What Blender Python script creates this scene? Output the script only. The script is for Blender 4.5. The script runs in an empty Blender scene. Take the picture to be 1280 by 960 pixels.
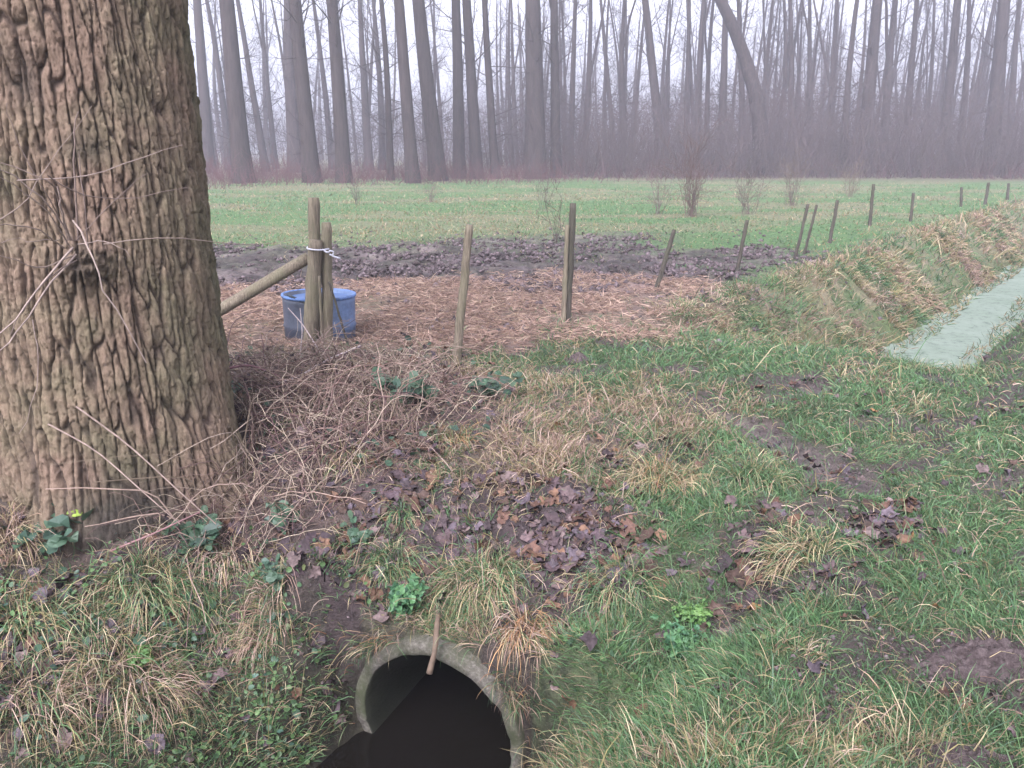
import bpy, math, numpy as np
from math import radians, sin, cos, tan, pi

rng = np.random.default_rng(7)
scene = bpy.context.scene
COL = scene.collection

# ------------------------------------------------------------------ camera
F = 1000.0 / 1280.0                      # focal length in picture widths
PITCH = radians(16.4)
CAMZ = 1.6
cam_d = bpy.data.cameras.new('camera')
cam_d.sensor_width = 36.0
cam_d.lens = 36.0 * F
cam_d.clip_start = 0.05
cam_d.clip_end = 3000
cam = bpy.data.objects.new('camera', cam_d)
COL.objects.link(cam)
cam.location = (0, 0, CAMZ)
cam.rotation_euler = (pi / 2 - PITCH, 0, 0)
scene.camera = cam

def ray(px, py):
    u = (px - 640.0) / 1000.0
    dv = (py - 480.0) / 1000.0
    return np.array([u, cos(PITCH) - dv * sin(PITCH), -(sin(PITCH) + dv * cos(PITCH))])

def flat(px, py, z=0.0):
    d = ray(px, py)
    t = (z - CAMZ) / d[2]
    return np.array([0, 0, CAMZ]) + d * t

def at_y(px, py, Y):
    d = ray(px, py)
    return np.array([0, 0, CAMZ]) + d * (Y / d[1])

# ------------------------------------------------------------------ noise
def _hash(ix, iy, seed):
    h = (ix.astype(np.int64) * 374761393 + iy.astype(np.int64) * 668265263 + seed * 974711) & 0xffffffff
    h = ((h ^ (h >> 13)) * 1274126177) & 0xffffffff
    h = ((h ^ (h >> 16)) * 2246822519) & 0xffffffff
    return ((h ^ (h >> 15)) & 0xffffff) / float(0xffffff)

def vnoise(x, y, seed=0):
    x = np.asarray(x, float); y = np.asarray(y, float)
    ix = np.floor(x); iy = np.floor(y)
    fx = x - ix; fy = y - iy
    fx = fx * fx * (3 - 2 * fx); fy = fy * fy * (3 - 2 * fy)
    ix = ix.astype(np.int64); iy = iy.astype(np.int64)
    a = _hash(ix, iy, seed); b = _hash(ix + 1, iy, seed)
    c = _hash(ix, iy + 1, seed); d = _hash(ix + 1, iy + 1, seed)
    return (a * (1 - fx) + b * fx) * (1 - fy) + (c * (1 - fx) + d * fx) * fy

def fbm(x, y, octv=4, seed=0, gain=0.5):
    s = 0.0; a = 1.0; t = 0.0
    for k in range(octv):
        s = s + a * vnoise(x * 2.03 ** k + 17.3 * k, y * 2.03 ** k - 9.1 * k, seed + k)
        t += a; a *= gain
    return s / t * 2 - 1                   # about -1..1

def sstep(a, b, x):
    t = np.clip((x - a) / (b - a), 0, 1)
    return t * t * (3 - 2 * t)

# ------------------------------------------------------------------ terrain
DU = np.array([0.63, 0.777]); DU = DU / np.linalg.norm(DU)   # along the ditch
VC = -1.98
WATER = -0.87
PA = radians(24.0)
AX = np.array([sin(PA), cos(PA)]); BX = np.array([cos(PA), -sin(PA)])
P0 = np.array([-0.325, 2.80]); PZ = -0.735; PR, PRI = 0.40, 0.346

def uv(x, y):
    return DU[0] * x + DU[1] * y, DU[1] * x - DU[0] * y

def height(x, y, fine=True):
    x = np.asarray(x, float); y = np.asarray(y, float)
    u, v = uv(x, y)
    r = np.hypot(x, y)
    t = v - VC + 0.09 * fbm(u * 0.9, v * 0.3, 2, 40) + 0.07 * fbm(u * 4.5, v * 1.5, 3, 43)
    lw = 2.35 - 0.75 * sstep(4, 9, u)
    lp = np.clip((-t - 0.34) / (lw - 0.34), 0, 1) ** (0.47 + 0.53 * sstep(4, 9, u))
    rp = np.clip((t - 0.36) / (1.22 - 0.36), 0, 1)
    bank = np.where(t < 0, lp, rp)
    bank = np.where(t < 0, bank, 0.55 * bank ** (0.55 + .45 * sstep(3, 6, u)) + 0.45 * bank * bank * (3 - 2 * bank))
    dit = -1.08 + 1.08 * bank
    # earth crossing over the pipe
    px = x - P0[0]; py = y - P0[1]
    s = px * AX[0] + py * AX[1]
    lat = px * BX[0] + py * BX[1]
    soft = 0.035 + 0.5 * sstep(0.40, 0.95, np.abs(lat))
    crest = -0.315 * (1 - sstep(0.10, 1.05, s)) - 0.06 * np.exp(-((s - 2.5) / 1.6) ** 2)
    front = crest - 0.86 * (1 - sstep(0.065 - soft, 0.065, s))
    back = -1.1 * sstep(7.0, 8.5, u) - 0.10 * sstep(6.0, 7.2, u)
    dam = front + back
    k = 0.06
    hmix = np.clip(0.5 + 0.5 * (dit - dam) / k, 0, 1)
    z = dam * (1 - hmix) + dit * hmix + k * hmix * (1 - hmix)
    # heap of earth under the brambles
    z = z + 0.16 * np.exp(-(((x + 0.95) / 0.75) ** 2 + ((y - 5.0) / 0.9) ** 2))
    z = z + 0.07 * np.exp(-(((x + 2.1) / 0.9) ** 2 + ((y - 4.0) / 0.9) ** 2))
    z = z - 0.15 * np.exp(-(((x + 1.75) / .6) ** 2 + ((y - 7.35) / .55) ** 2))
    z = z + (.26 * np.exp(-((lat + .64) / .17) ** 2) + .22 * np.exp(-((lat - .66) / .17) ** 2)) * np.exp(-((s + .04) / .24) ** 2)
    # slow swells of the meadow
    z = z + 0.05 * fbm(x * 0.12, y * 0.12, 2, 3) * sstep(7, 16, r)
    if fine:
        amp = 0.020 + 0.03 * sstep(-0.1, -0.5, z) + 0.028 * sstep(1.6, .6, x) * sstep(6.5, 5, y) * sstep(2.6, 3.2, y) + .02 * sstep(6, 8, u) * sstep(-4.2, -3.6, v)
        z = z + amp * fbm(x * 2.3, y * 2.3, 3, 5) + 0.008 * fbm(x * 9, y * 9, 3, 6) * (r < 16)
    return z

_TS = np.concatenate([np.arange(.6, 9, .012), 9 * 1.004 ** np.arange(0, 800)])
def ground(px, py):
    d = ray(px, py)
    p = np.array([0, 0, CAMZ]) + d[None] * _TS[:, None]
    k = int(np.argmax(p[:, 2] < height(p[:, 0], p[:, 1])))
    return p[k]

def gz(x, y):
    return float(height(x, y))

# ------------------------------------------------------------------ what grows where
def wpoly(pts, z=0.0):
    return np.array([flat(a, b, z)[:2] for a, b in pts])

def gpoly(pts):
    return np.array([ground(a, b)[:2] for a, b in pts])

def inpoly(x, y, poly):
    inside = np.zeros(x.shape, bool)
    n = len(poly)
    for i in range(n):
        x0, y0 = poly[i]; x1, y1 = poly[(i + 1) % n]
        c = ((y0 > y) != (y1 > y))
        with np.errstate(divide='ignore', invalid='ignore'):
            xi = (x1 - x0) * (y - y0) / (y1 - y0 + 1e-12) + x0
        inside ^= c & (x < xi)
    return inside

def softpoly(x, y, poly, jit, seed):
    lo = poly.min(0) - 1.2 * jit; hi = poly.max(0) + 1.2 * jit
    kk = (x > lo[0]) & (x < hi[0]) & (y > lo[1]) & (y < hi[1])
    out = np.zeros(x.shape)
    if kk.any(): out[kk] = _softpoly(x[kk], y[kk], poly, jit, seed)
    return out

def _softpoly(x, y, poly, jit, seed):
    acc = np.zeros(x.shape)
    for k in range(4):
        f = 1.1 + 1.7 * k
        jx = jit * fbm(x * f / jit * 0.35, y * f / jit * 0.35, 3, seed + 11 * k)
        jy = jit * fbm(x * f / jit * 0.35 + 40, y * f / jit * 0.35, 3, seed + 11 * k + 5)
        acc += inpoly(x + jx, y + jy, poly)
    return acc / 4

STRAW = wpoly([(120, 445), (120, 372), (265, 362), (400, 352), (700, 343), (870, 350), (850, 375), (810, 425), (700, 418), (560, 442)])
MUD = wpoly([(60, 372), (80, 308), (265, 306), (560, 306), (700, 322), (860, 318), (1000, 306), (1010, 322), (900, 350), (840, 372), (700, 352), (400, 362)])
MUD2 = wpoly([(520, 300), (800, 292), (840, 318), (700, 335), (560, 318)])
SOIL = [gpoly(p) for p in (
    [(360, 790), (390, 700), (450, 640), (560, 592), (660, 600), (740, 610), (800, 690), (760, 750), (715, 830), (675, 800), (690, 700), (600, 690), (540, 700), (470, 790)],
    [(895, 645), (990, 645), (985, 735), (900, 745)],
    [(1060, 640), (1160, 650), (1130, 705), (1080, 690)],
    [(890, 860), (930, 830), (960, 870), (900, 900)],
    [(640, 880), (700, 860), (720, 910), (660, 940)],
    [(810, 560), (860, 540), (890, 570), (840, 590)],
)]
TRACK = [gpoly(p) for p in (
    [(880, 508), (960, 520), (1040, 560), (1110, 590), (1105, 625), (1040, 612), (940, 560)],
    [(1040, 520), (1130, 515), (1150, 535), (1050, 540)],
    [(990, 478), (1040, 476), (1045, 494), (990, 496)],
    [(1200, 600), (1290, 575), (1300, 600), (1210, 625)],
    [(860, 760), (960, 770), (940, 800), (880, 810)],
)]
BRAM = gpoly([(255, 440), (560, 442), (640, 480), (600, 540), (500, 620), (380, 680), (150, 720), (-60, 700), (-40, 560), (60, 520), (260, 520)])
LEFTB = gpoly([(-100, 690), (120, 700), (260, 740), (380, 790), (440, 850), (420, 960), (-100, 960)])

def masks(x, y):
    u, v = uv(x, y)
    r = np.hypot(x, y)
    m = {}
    field = sstep(-3.6, -4.0, v)
    m['straw'] = softpoly(x, y, STRAW, 0.85, 100)
    m['mud'] = np.maximum(softpoly(x, y, MUD, 1.3, 200), 0.8 * softpoly(x, y, MUD2, 1.1, 230))
    soil = np.zeros(x.shape)
    for i, p in enumerate(SOIL):
        soil = np.maximum(soil, softpoly(x, y, p, 0.22, 300 + i * 50))
    m['soil'] = soil
    tr = np.zeros(x.shape)
    for i, p in enumerate(TRACK):
        tr = np.maximum(tr, softpoly(x, y, p, 0.16, 700 + i * 50))
    m['track'] = tr
    m['bram'] = softpoly(x, y, BRAM, 0.2, 1000)
    m['leftb'] = softpoly(x, y, LEFTB, 0.2, 1100)
    m['fbank'] = sstep(6.2, 8.0, u) * sstep(-4.3, -3.7, v) * sstep(-2.1, -2.5, v)
    crestx = np.exp(-(((x - 0.35) / 1.1) ** 2 + ((y - 4.5) / 1.0) ** 2))
    m['dryc'] = np.clip(crestx, 0, 1)
    m['lane'] = sstep(0.15, 0.5, fbm(x * 0.55 + 4, y * 0.55, 3, 77)) * sstep(3.2, 5.0, r)
    return m

# ------------------------------------------------------------------ mesh tools
def link(name, me, mat=None, parent=None):
    ob = bpy.data.objects.new(name, me)
    COL.objects.link(ob)
    if mat is not None and me is not None and len(me.materials) == 0:
        me.materials.append(mat)
    if parent is not None:
        ob.parent = parent
    return ob

def tag(o, label=None, cat=None, group=None, kind=None):
    if label: o['label'] = label
    if cat: o['category'] = cat
    if group: o['group'] = group
    if kind: o['kind'] = kind
    return o

def mesh(name, verts, quads=None, tris=None, cols=None, smooth=True):
    me = bpy.data.meshes.new(name)
    verts = np.asarray(verts, np.float32).reshape(-1, 3)
    q = np.zeros((0, 4), np.int32) if quads is None else np.asarray(quads, np.int32).reshape(-1, 4)
    t = np.zeros((0, 3), np.int32) if tris is None else np.asarray(tris, np.int32).reshape(-1, 3)
    me.vertices.add(len(verts)); me.vertices.foreach_set('co', verts.ravel())
    nl = q.size + t.size
    me.loops.add(nl)
    me.loops.foreach_set('vertex_index', np.concatenate([q.ravel(), t.ravel()]).astype(np.int32))
    npoly = len(q) + len(t)
    me.polygons.add(npoly)
    st = np.concatenate([np.arange(len(q)) * 4, q.size + np.arange(len(t)) * 3]).astype(np.int32)
    me.polygons.foreach_set('loop_start', st)
    me.polygons.foreach_set('use_smooth', np.full(npoly, smooth, bool))
    me.update(calc_edges=True)
    if cols is not None:
        c = np.ones((len(verts), 4), np.float32); c[:, :3] = cols
        at = me.color_attributes.new('Col', 'FLOAT_COLOR', 'POINT')
        at.data.foreach_set('color', c.ravel())
    return me

def tubes(P, R, S=5, cols=None, cap=False):
    """P [N,K,3], R [N,K] -> verts, quads, cols of N round tubes"""
    P = np.asarray(P, float); R = np.asarray(R, float)
    N, K, _ = P.shape
    T = np.gradient(P, axis=1)
    T /= np.linalg.norm(T, axis=2, keepdims=True) + 1e-9
    ref = np.where(np.abs(T[:, :1, 2:3]) > 0.8, np.array([1.0, 0, 0]), np.array([0, 0, 1.0]))
    A = np.cross(T, ref); A /= np.linalg.norm(A, axis=2, keepdims=True) + 1e-9
    B = np.cross(T, A)
    ang = np.arange(S) * 2 * pi / S
    V = P[:, :, None, :] + R[:, :, None, None] * (A[:, :, None, :] * np.cos(ang)[None, None, :, None] + B[:, :, None, :] * np.sin(ang)[None, None, :, None])
    base = (np.arange(N) * K * S)[:, None, None]
    k = np.arange(K - 1)[None, :, None] * S
    s = np.arange(S)[None, None, :]; s2 = (np.arange(S) + 1) % S
    a = base + k + s; b = base + k + s2[None, None, :]
    Q = np.stack([a, b, b + S, a + S], -1).reshape(-1, 4)
    C = None
    if cols is not None:
        C = np.repeat(np.asarray(cols, float), K * S, axis=0)
    return V.reshape(-1, 3), Q, C

def blades(base, d0, L, W, bend, cols, K=3, lat=None, tipc=None):
    base = np.asarray(base, float); N = len(base)
    d = np.asarray(d0, float); d = d / np.linalg.norm(d, axis=1, keepdims=True)
    ph = rng.uniform(0, 2 * pi, N)
    wv = np.stack([np.cos(ph), np.sin(ph), rng.uniform(-.2, .2, N)], 1)
    side = np.cross(d, wv); side /= np.linalg.norm(side, axis=1, keepdims=True) + 1e-9
    P = [base]; p = base.copy()
    tw = rng.normal(0, 0.13, (N, 3)); tw[:, 2] *= .4
    for k in range(K):
        p = p + d * (L / K)[:, None]
        P.append(p)
        d = d + tw; d[:, 2] -= bend * (0.5 + k * 0.6)
        d /= np.linalg.norm(d, axis=1, keepdims=True)
    V = np.zeros((N, 2 * K + 1, 3)); C = np.zeros((N, 2 * K + 1, 3))
    tipc = cols if tipc is None else tipc
    for k in range(K):
        w = W * (1.0 - 0.5 * (k / K) ** 1.5) * 0.5
        V[:, 2 * k] = P[k] - side * w[:, None]; V[:, 2 * k + 1] = P[k] + side * w[:, None]
        f = k / K
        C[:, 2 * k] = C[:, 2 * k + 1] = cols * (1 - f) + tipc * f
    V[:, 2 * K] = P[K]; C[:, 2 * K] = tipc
    b = (np.arange(N) * (2 * K + 1))[:, None]
    Q = np.concatenate([b + np.array([2 * k, 2 * k + 1, 2 * k + 3, 2 * k + 2]) for k in range(K - 1)], 0) if K > 1 else np.zeros((0, 4), int)
    T = b + np.array([2 * K - 2, 2 * K - 1, 2 * K])
    return V.reshape(-1, 3), Q, T, C.reshape(-1, 3)

def leafshape(kind):
    """outline points (x across, y along, z), fan about the midrib"""
    if kind == 'lobed':
        n = 14; a = np.linspace(-pi / 2 + .25, 3 * pi / 2 - .25, n)
        rr = 0.5 * (0.80 + 0.14 * np.cos(5 * (a - pi / 2)) + .06 * np.cos(13 * a))
        o = np.stack([rr * np.cos(a), 0.5 + rr * np.sin(a), 0 * a], 1)
    elif kind == 'round':
        a = np.linspace(-pi / 2, 3 * pi / 2, 9)[:-1]
        o = np.stack([.40 * np.cos(a), .5 + .5 * np.sin(a), 0 * a], 1)
    else:
        a = np.array([0, .18, .42, .7, .9, 1.0]); w = np.array([0, .26, .33, .2, .08, 0])
        o = np.concatenate([np.stack([w, a, 0 * a], 1), np.stack([-w[1:-1], a[1:-1], 0 * a[1:-1]], 1)[::-1]], 0)
    return o

def leaves(base, nrm, yaw, size, cols, kind='ovate', fold=0.25, curl=0.3):
    o = leafshape(kind); M = len(o); N = len(base)
    nrm = nrm / np.linalg.norm(nrm, axis=1, keepdims=True)
    ref = np.stack([np.cos(yaw), np.sin(yaw), np.zeros(N)], 1)
    Y = ref - nrm * np.sum(ref * nrm, 1, keepdims=True); Y /= np.linalg.norm(Y, axis=1, keepdims=True) + 1e-9
    X = np.cross(Y, nrm)
    asp = rng.uniform(.55, 1.1, N) if kind == 'lobed' else rng.uniform(.8, 1.1, N)
    jt = rng.normal(0, .06 if kind == 'lobed' else .015, (N, M, 2))
    fo = rng.uniform(.2, 1.6, N)[:, None] * fold; cu = rng.normal(0, 1, N)[:, None] * curl
    zz = np.abs(o[:, 0])[None] * fo + cu * (o[:, 1] - .5)[None] ** 2 + rng.normal(0, .05 + .12 * curl, (N, M))
    V = base[:, None, :] + size[:, None, None] * (X[:, None, :] * (o[None, :, 0:1] * asp[:, None, None] + jt[..., 0:1]) + Y[:, None, :] * (o[None, :, 1:2] + jt[..., 1:2]) + nrm[:, None, :] * zz[:, :, None])
    ctr = base + size[:, None] * (Y * .5 - nrm * 0.02)
    V = np.concatenate([V, ctr[:, None, :]], 1)
    b = (np.arange(N) * (M + 1))[:, None]
    T = np.concatenate([b + np.array([i, (i + 1) % M, M]) for i in range(M)], 0)
    C = np.repeat(cols, M + 1, axis=0)
    return V.reshape(-1, 3), T, C

def lathe(profile, S=24, closed=False):
    """profile [(r,z)] -> verts, quads about +Z"""
    p = np.asarray(profile, float); K = len(p)
    a = np.arange(S) * 2 * pi / S
    V = np.stack([p[:, None, 0] * np.cos(a)[None], p[:, None, 0] * np.sin(a)[None], np.repeat(p[:, 1:2], S, 1)], -1)
    Q = []
    for k in range(K if closed else K - 1):
        k2 = (k + 1) % K
        for s in range(S):
            s2 = (s + 1) % S
            Q.append([k * S + s, k * S + s2, k2 * S + s2, k2 * S + s])
    return V.reshape(-1, 3), np.array(Q)

def mixp(cols, w):
    """pick palette colours by random weights"""
    cols = np.asarray(cols); w = np.asarray(w, float); w = w / w.sum()
    return lambda n: cols[rng.choice(len(cols), n, p=w)]

# ------------------------------------------------------------------ materials
def mat_new(name, rough=0.8, spec=0.3):
    m = bpy.data.materials.new(name); m.use_nodes = True
    nt = m.node_tree; b = nt.nodes['Principled BSDF']
    b.inputs['Roughness'].default_value = rough
    b.inputs['Specular IOR Level'].default_value = spec
    return m, nt, b

def ramp(nt, fac, stops):
    r = nt.nodes.new('ShaderNodeValToRGB')
    cr = r.color_ramp
    while len(cr.elements) < len(stops): cr.elements.new(0.5)
    for e, (p, c) in zip(cr.elements, stops):
        e.position = p; e.color = (*c, 1)
    nt.links.new(fac, r.inputs['Fac'])
    return r.outputs['Color']

def noise(nt, scale, detail=6, rough=0.6, vec=None, mapscale=None):
    n = nt.nodes.new('ShaderNodeTexNoise')
    n.inputs['Scale'].default_value = scale; n.inputs['Detail'].default_value = detail; n.inputs['Roughness'].default_value = rough
    tc = nt.nodes.new('ShaderNodeTexCoord')
    v = tc.outputs['Object'] if vec is None else vec
    if mapscale:
        mp = nt.nodes.new('ShaderNodeMapping'); mp.inputs['Scale'].default_value = mapscale
        nt.links.new(v, mp.inputs['Vector']); v = mp.outputs['Vector']
    nt.links.new(v, n.inputs['Vector'])
    return n.outputs['Fac']

def mult(nt, a, b, fac=1.0, mode='MULTIPLY'):
    x = nt.nodes.new('ShaderNodeMix'); x.data_type = 'RGBA'; x.blend_type = mode
    if isinstance(fac, float): x.inputs['Factor'].default_value = fac
    else: nt.links.new(fac, x.inputs['Factor'])
    for s, k in ((a, 'A'), (b, 'B')):
        sock = [i for i in x.inputs if i.name == k and i.type == 'RGBA'][0]
        if isinstance(s, tuple): sock.default_value = (*s, 1)
        else: nt.links.new(s, sock)
    return [o for o in x.outputs if o.type == 'RGBA'][0]

def bump(nt, b, h, strength=0.5, dist=0.02):
    n = nt.nodes.new('ShaderNodeBump'); n.inputs['Strength'].default_value = strength; n.inputs['Distance'].default_value = dist
    nt.links.new(h, n.inputs['Height']); nt.links.new(n.outputs['Normal'], b.inputs['Normal'])

def attr(nt, name='Col'):
    a = nt.nodes.new('ShaderNodeAttribute'); a.attribute_name = name
    return a

def mat_attr(name, rough=0.7, spec=0.3, var=0.35, scale=30, transl=0.0, bmp=0.0, bscale=60):
    m, nt, b = mat_new(name, rough, spec)
    a = attr(nt)
    n = noise(nt, scale, 4)
    c = mult(nt, a.outputs['Color'], ramp(nt, n, [(0.3, (1 - var,) * 3), (0.7, (1 + var,) * 3)]))
    nt.links.new(c, b.inputs['Base Color'])
    if bmp: bump(nt, b, noise(nt, bscale, 6, .7), bmp, 0.02)
    if transl:
        out = nt.nodes['Material Output']
        t = nt.nodes.new('ShaderNodeBsdfTranslucent'); nt.links.new(c, t.inputs['Color'])
        mx = nt.nodes.new('ShaderNodeMixShader'); mx.inputs['Fac'].default_value = transl
        nt.links.new(b.outputs[0], mx.inputs[1]); nt.links.new(t.outputs[0], mx.inputs[2])
        nt.links.new(mx.outputs[0], out.inputs['Surface'])
    return m

M_grass = mat_attr('grass_blades', 0.55, 0.35, 0.2, 6, 0.25)
M_leaf = mat_attr('green_leaves', 0.5, 0.4, 0.2, 40, 0.2)
M_litter = mat_attr('wet_dead_leaves', 0.65, 0.2, 0.5, 45, 0.03)
M_cane = mat_attr('cane_bark', 0.7, 0.3, 0.3, 25)
M_twig = mat_attr('far_twigs', 0.9, 0.1, 0.15, 1)

# ground
M_ground, nt, b = mat_new('earth_and_turf', 0.85, 0.3)
a = attr(nt)
n1 = noise(nt, 14, 8, .7); n2 = noise(nt, 90, 6, .7)
c = mult(nt, a.outputs['Color'], ramp(nt, n1, [(0.3, (.42, .42, .44)), (0.7, (1.5, 1.46, 1.42))]))
c = mult(nt, c, ramp(nt, n2, [(0.3, (.7, .7, .7)), (0.7, (1.3, 1.3, 1.3))]))
nt.links.new(c, b.inputs['Base Color'])
wet = nt.nodes.new('ShaderNodeMapRange')
wet.inputs[1].default_value = 0; wet.inputs[2].default_value = 1; wet.inputs[3].default_value = 0.9; wet.inputs[4].default_value = 0.28
aw = attr(nt, 'Wet'); nt.links.new(aw.outputs['Fac'], wet.inputs[0]); nt.links.new(wet.outputs[0], b.inputs['Roughness'])
bump(nt, b, mult(nt, n1, n2, .5, 'MIX'), 0.8, 0.05)

# bark of the near tree
M_bark, nt, b = mat_new('furrowed_bark', 0.9, 0.15)
a = attr(nt)
n1 = noise(nt, 55, 8, .75, None, (1, 1, .5)); n2 = noise(nt, 3.0, 4, .6)
c = mult(nt, a.outputs['Color'], ramp(nt, n1, [(0.3, (.62, .60, .58)), (0.7, (1.35, 1.33, 1.3))]))
c = mult(nt, c, ramp(nt, n2, [(0.35, (.85, .92, .78)), (0.6, (1.08, 1.0, .95))]))
nt.links.new(c, b.inputs['Base Color'])
bump(nt, b, mult(nt, n1, noise(nt, 160, 6, .7), .5, 'MIX'), 1.0, 0.02)

# far bark
M_fbark, nt, b = mat_new('far_bark', 0.9, 0.1)
n1 = noise(nt, 3.5, 6, .7, None, (3, 3, .35))
nt.links.new(ramp(nt, n1, [(0.3, (.028, .021, .021)), (0.7, (.066, .050, .046))]), b.inputs['Base Color'])
bump(nt, b, n1, 0.6, 0.08)

# weathered post wood
def wood(name, lo, hi, alg):
    m, nt, b = mat_new(name, 0.85, 0.2)
    n1 = noise(nt, 18, 8, .7, None, (6, 6, .35)); n2 = noise(nt, 4, 4, .6)
    c = ramp(nt, n1, [(0.28, tuple(.45 * x for x in lo)), (0.45, lo), (0.72, hi)])
    f = nt.nodes.new('ShaderNodeMapRange'); f.inputs[1].default_value = .42; f.inputs[2].default_value = .68; f.inputs[4].default_value = .75
    nt.links.new(n2, f.inputs[0])
    c = mult(nt, c, alg, f.outputs[0], 'MIX')
    nt.links.new(c, b.inputs['Base Color']); bump(nt, b, n1, 0.7, 0.012)
    return m
M_post = wood('weathered_wood', (.13, .105, .078), (.30, .25, .18), (.15, .145, .085))
M_postd = wood('dark_wood', (.05, .043, .036), (.12, .10, .08), (.07, .07, .045))

# concrete
M_conc, nt, b = mat_new('old_concrete', 0.9, 0.2)
n1 = noise(nt, 60, 8, .75); n2 = noise(nt, 5, 6, .65)
c = ramp(nt, n1, [(0.3, (.045, .040, .034)), (0.5, (.098, .088, .073)), (0.72, (.21, .19, .165))])
f = nt.nodes.new('ShaderNodeMapRange'); f.inputs[1].default_value = .40; f.inputs[2].default_value = .62; f.inputs[4].default_value = .85
nt.links.new(n2, f.inputs[0])
c = mult(nt, c, (.040, .048, .022), f.outputs[0], 'MIX')
nt.links.new(c, b.inputs['Base Color']); bump(nt, b, n1, 0.6, 0.01)

# waters
M_water, nt, b = mat_new('dark_ditch_water', 0.10, 0.12)
b.inputs['Base Color'].default_value = (.006, .005, .004, 1)
bump(nt, b, noise(nt, 9, 3), 0.08, 0.02)
M_weed, nt, b = mat_new('duckweed_water', 0.7, 0.12)
n1 = noise(nt, 9, 9, .8); n2 = noise(nt, 1.6, 5, .6)
c = ramp(nt, n2, [(0.20, (.045, .05, .04)), (0.30, (.135, .170, .130)), (0.75, (.18, .215, .175))])
c = mult(nt, c, ramp(nt, n1, [(.36, (.35, .42, .36)), (.46, (.95, .95, .95)), (.7, (1.15, 1.15, 1.15))]))
nt.links.new(c, b.inputs['Base Color']); bump(nt, b, n1, .15, .01)
M_puddle, nt, b = mat_new('puddle_water', 0.05, 0.5)
b.inputs['Base Color'].default_value = (.05, .042, .038, 1)

# blue plastic
M_blue, nt, b = mat_new('blue_plastic', 0.45, 0.4)
n1 = noise(nt, 4.5, 6, .65); n2 = noise(nt, 30, 5, .7)
f = nt.nodes.new('ShaderNodeMapRange'); f.inputs[1].default_value = .50; f.inputs[2].default_value = .72; f.inputs[4].default_value = .75
nt.links.new(n1, f.inputs[0])
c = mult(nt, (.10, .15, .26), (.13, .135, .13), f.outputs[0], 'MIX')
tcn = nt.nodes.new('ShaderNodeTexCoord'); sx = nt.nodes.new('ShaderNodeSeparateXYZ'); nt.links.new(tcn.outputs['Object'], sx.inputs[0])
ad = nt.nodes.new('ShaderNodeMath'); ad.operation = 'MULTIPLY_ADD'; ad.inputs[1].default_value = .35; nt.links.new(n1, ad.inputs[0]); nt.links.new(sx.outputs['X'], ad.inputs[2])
f2_ = nt.nodes.new('ShaderNodeMapRange'); f2_.inputs[1].default_value = .04; f2_.inputs[2].default_value = .20; f2_.inputs[3].default_value = .9; f2_.inputs[4].default_value = 0  # darkens one half of the side, its edge broken up by noise
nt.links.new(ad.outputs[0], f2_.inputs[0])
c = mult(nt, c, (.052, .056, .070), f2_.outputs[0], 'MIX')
c = mult(nt, c, ramp(nt, n2, [(.3, (.75, .75, .75)), (.7, (1.25, 1.25, 1.25))]))
nt.links.new(c, b.inputs['Base Color'])
M_bluerim, nt, b = mat_new('blue_plastic_rim', 0.5, 0.4)
n1 = noise(nt, 12, 5, .7)
nt.links.new(ramp(nt, n1, [(.35, (.05, .07, .12)), (.5, (.10, .18, .38)), (.8, (.13, .24, .50))]), b.inputs['Base Color'])
M_bluein, nt, b = mat_new('blue_plastic_inside', 0.5, 0.4)
b.inputs['Base Color'].default_value = (.065, .115, .24, 1)
M_rope, nt, b = mat_new('pale_rope', 0.9, 0.1)
n1 = noise(nt, 120, 3)
nt.links.new(ramp(nt, n1, [(.3, (.30, .30, .33)), (.7, (.62, .62, .68))]), b.inputs['Base Color'])
M_soil, nt, b = mat_new('loose_soil', 0.95, 0.15)
n1 = noise(nt, 45, 8, .75)
nt.links.new(ramp(nt, n1, [(.3, (.045, .033, .032)), (.5, (.105, .080, .078)), (.75, (.21, .165, .16))]), b.inputs['Base Color'])
bump(nt, b, n1, 1.0, .03)

# ------------------------------------------------------------------ ground sheet
def spread(a0, a1, step, lo, hi, g):
    mid = np.arange(a0, a1 + 1e-6, step)
    up = [mid[-1]]; s = step
    while up[-1] < hi: s *= g; up.append(up[-1] + s)
    dn = [mid[0]]; s = step
    while dn[-1] > lo: s *= g * 1.01; dn.append(dn[-1] - s)
    return np.concatenate([np.array(dn[1:])[::-1], mid, np.array(up[1:])])

gx = spread(-3.6, 4.6, 0.021, -280, 280, 1.035)
gy = spread(1.2, 8.0, 0.021, -40, 430, 1.013)
GX, GY = np.meshgrid(gx, gy)
X = GX.ravel(); Y = GY.ravel()
Z = height(X, Y)
mk = masks(X, Y)
U_, V_ = uv(X, Y)
rr = np.hypot(X, Y)
# churned mud and hoof prints
hoof = np.maximum(mk['mud'], .5 * mk['straw'])
Z = Z - hoof * 0.12 * sstep(0.45, 0.8, vnoise(X * 3.3, Y * 3.3, 61)) + hoof * 0.07 * fbm(X * 4, Y * 4, 3, 62)
Z = Z - mk['track'] * (0.03 + 0.05 * vnoise(X * 9, Y * 9, 64)) + mk['soil'] * 0.03 * fbm(X * 12, Y * 12, 2, 65)

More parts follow.
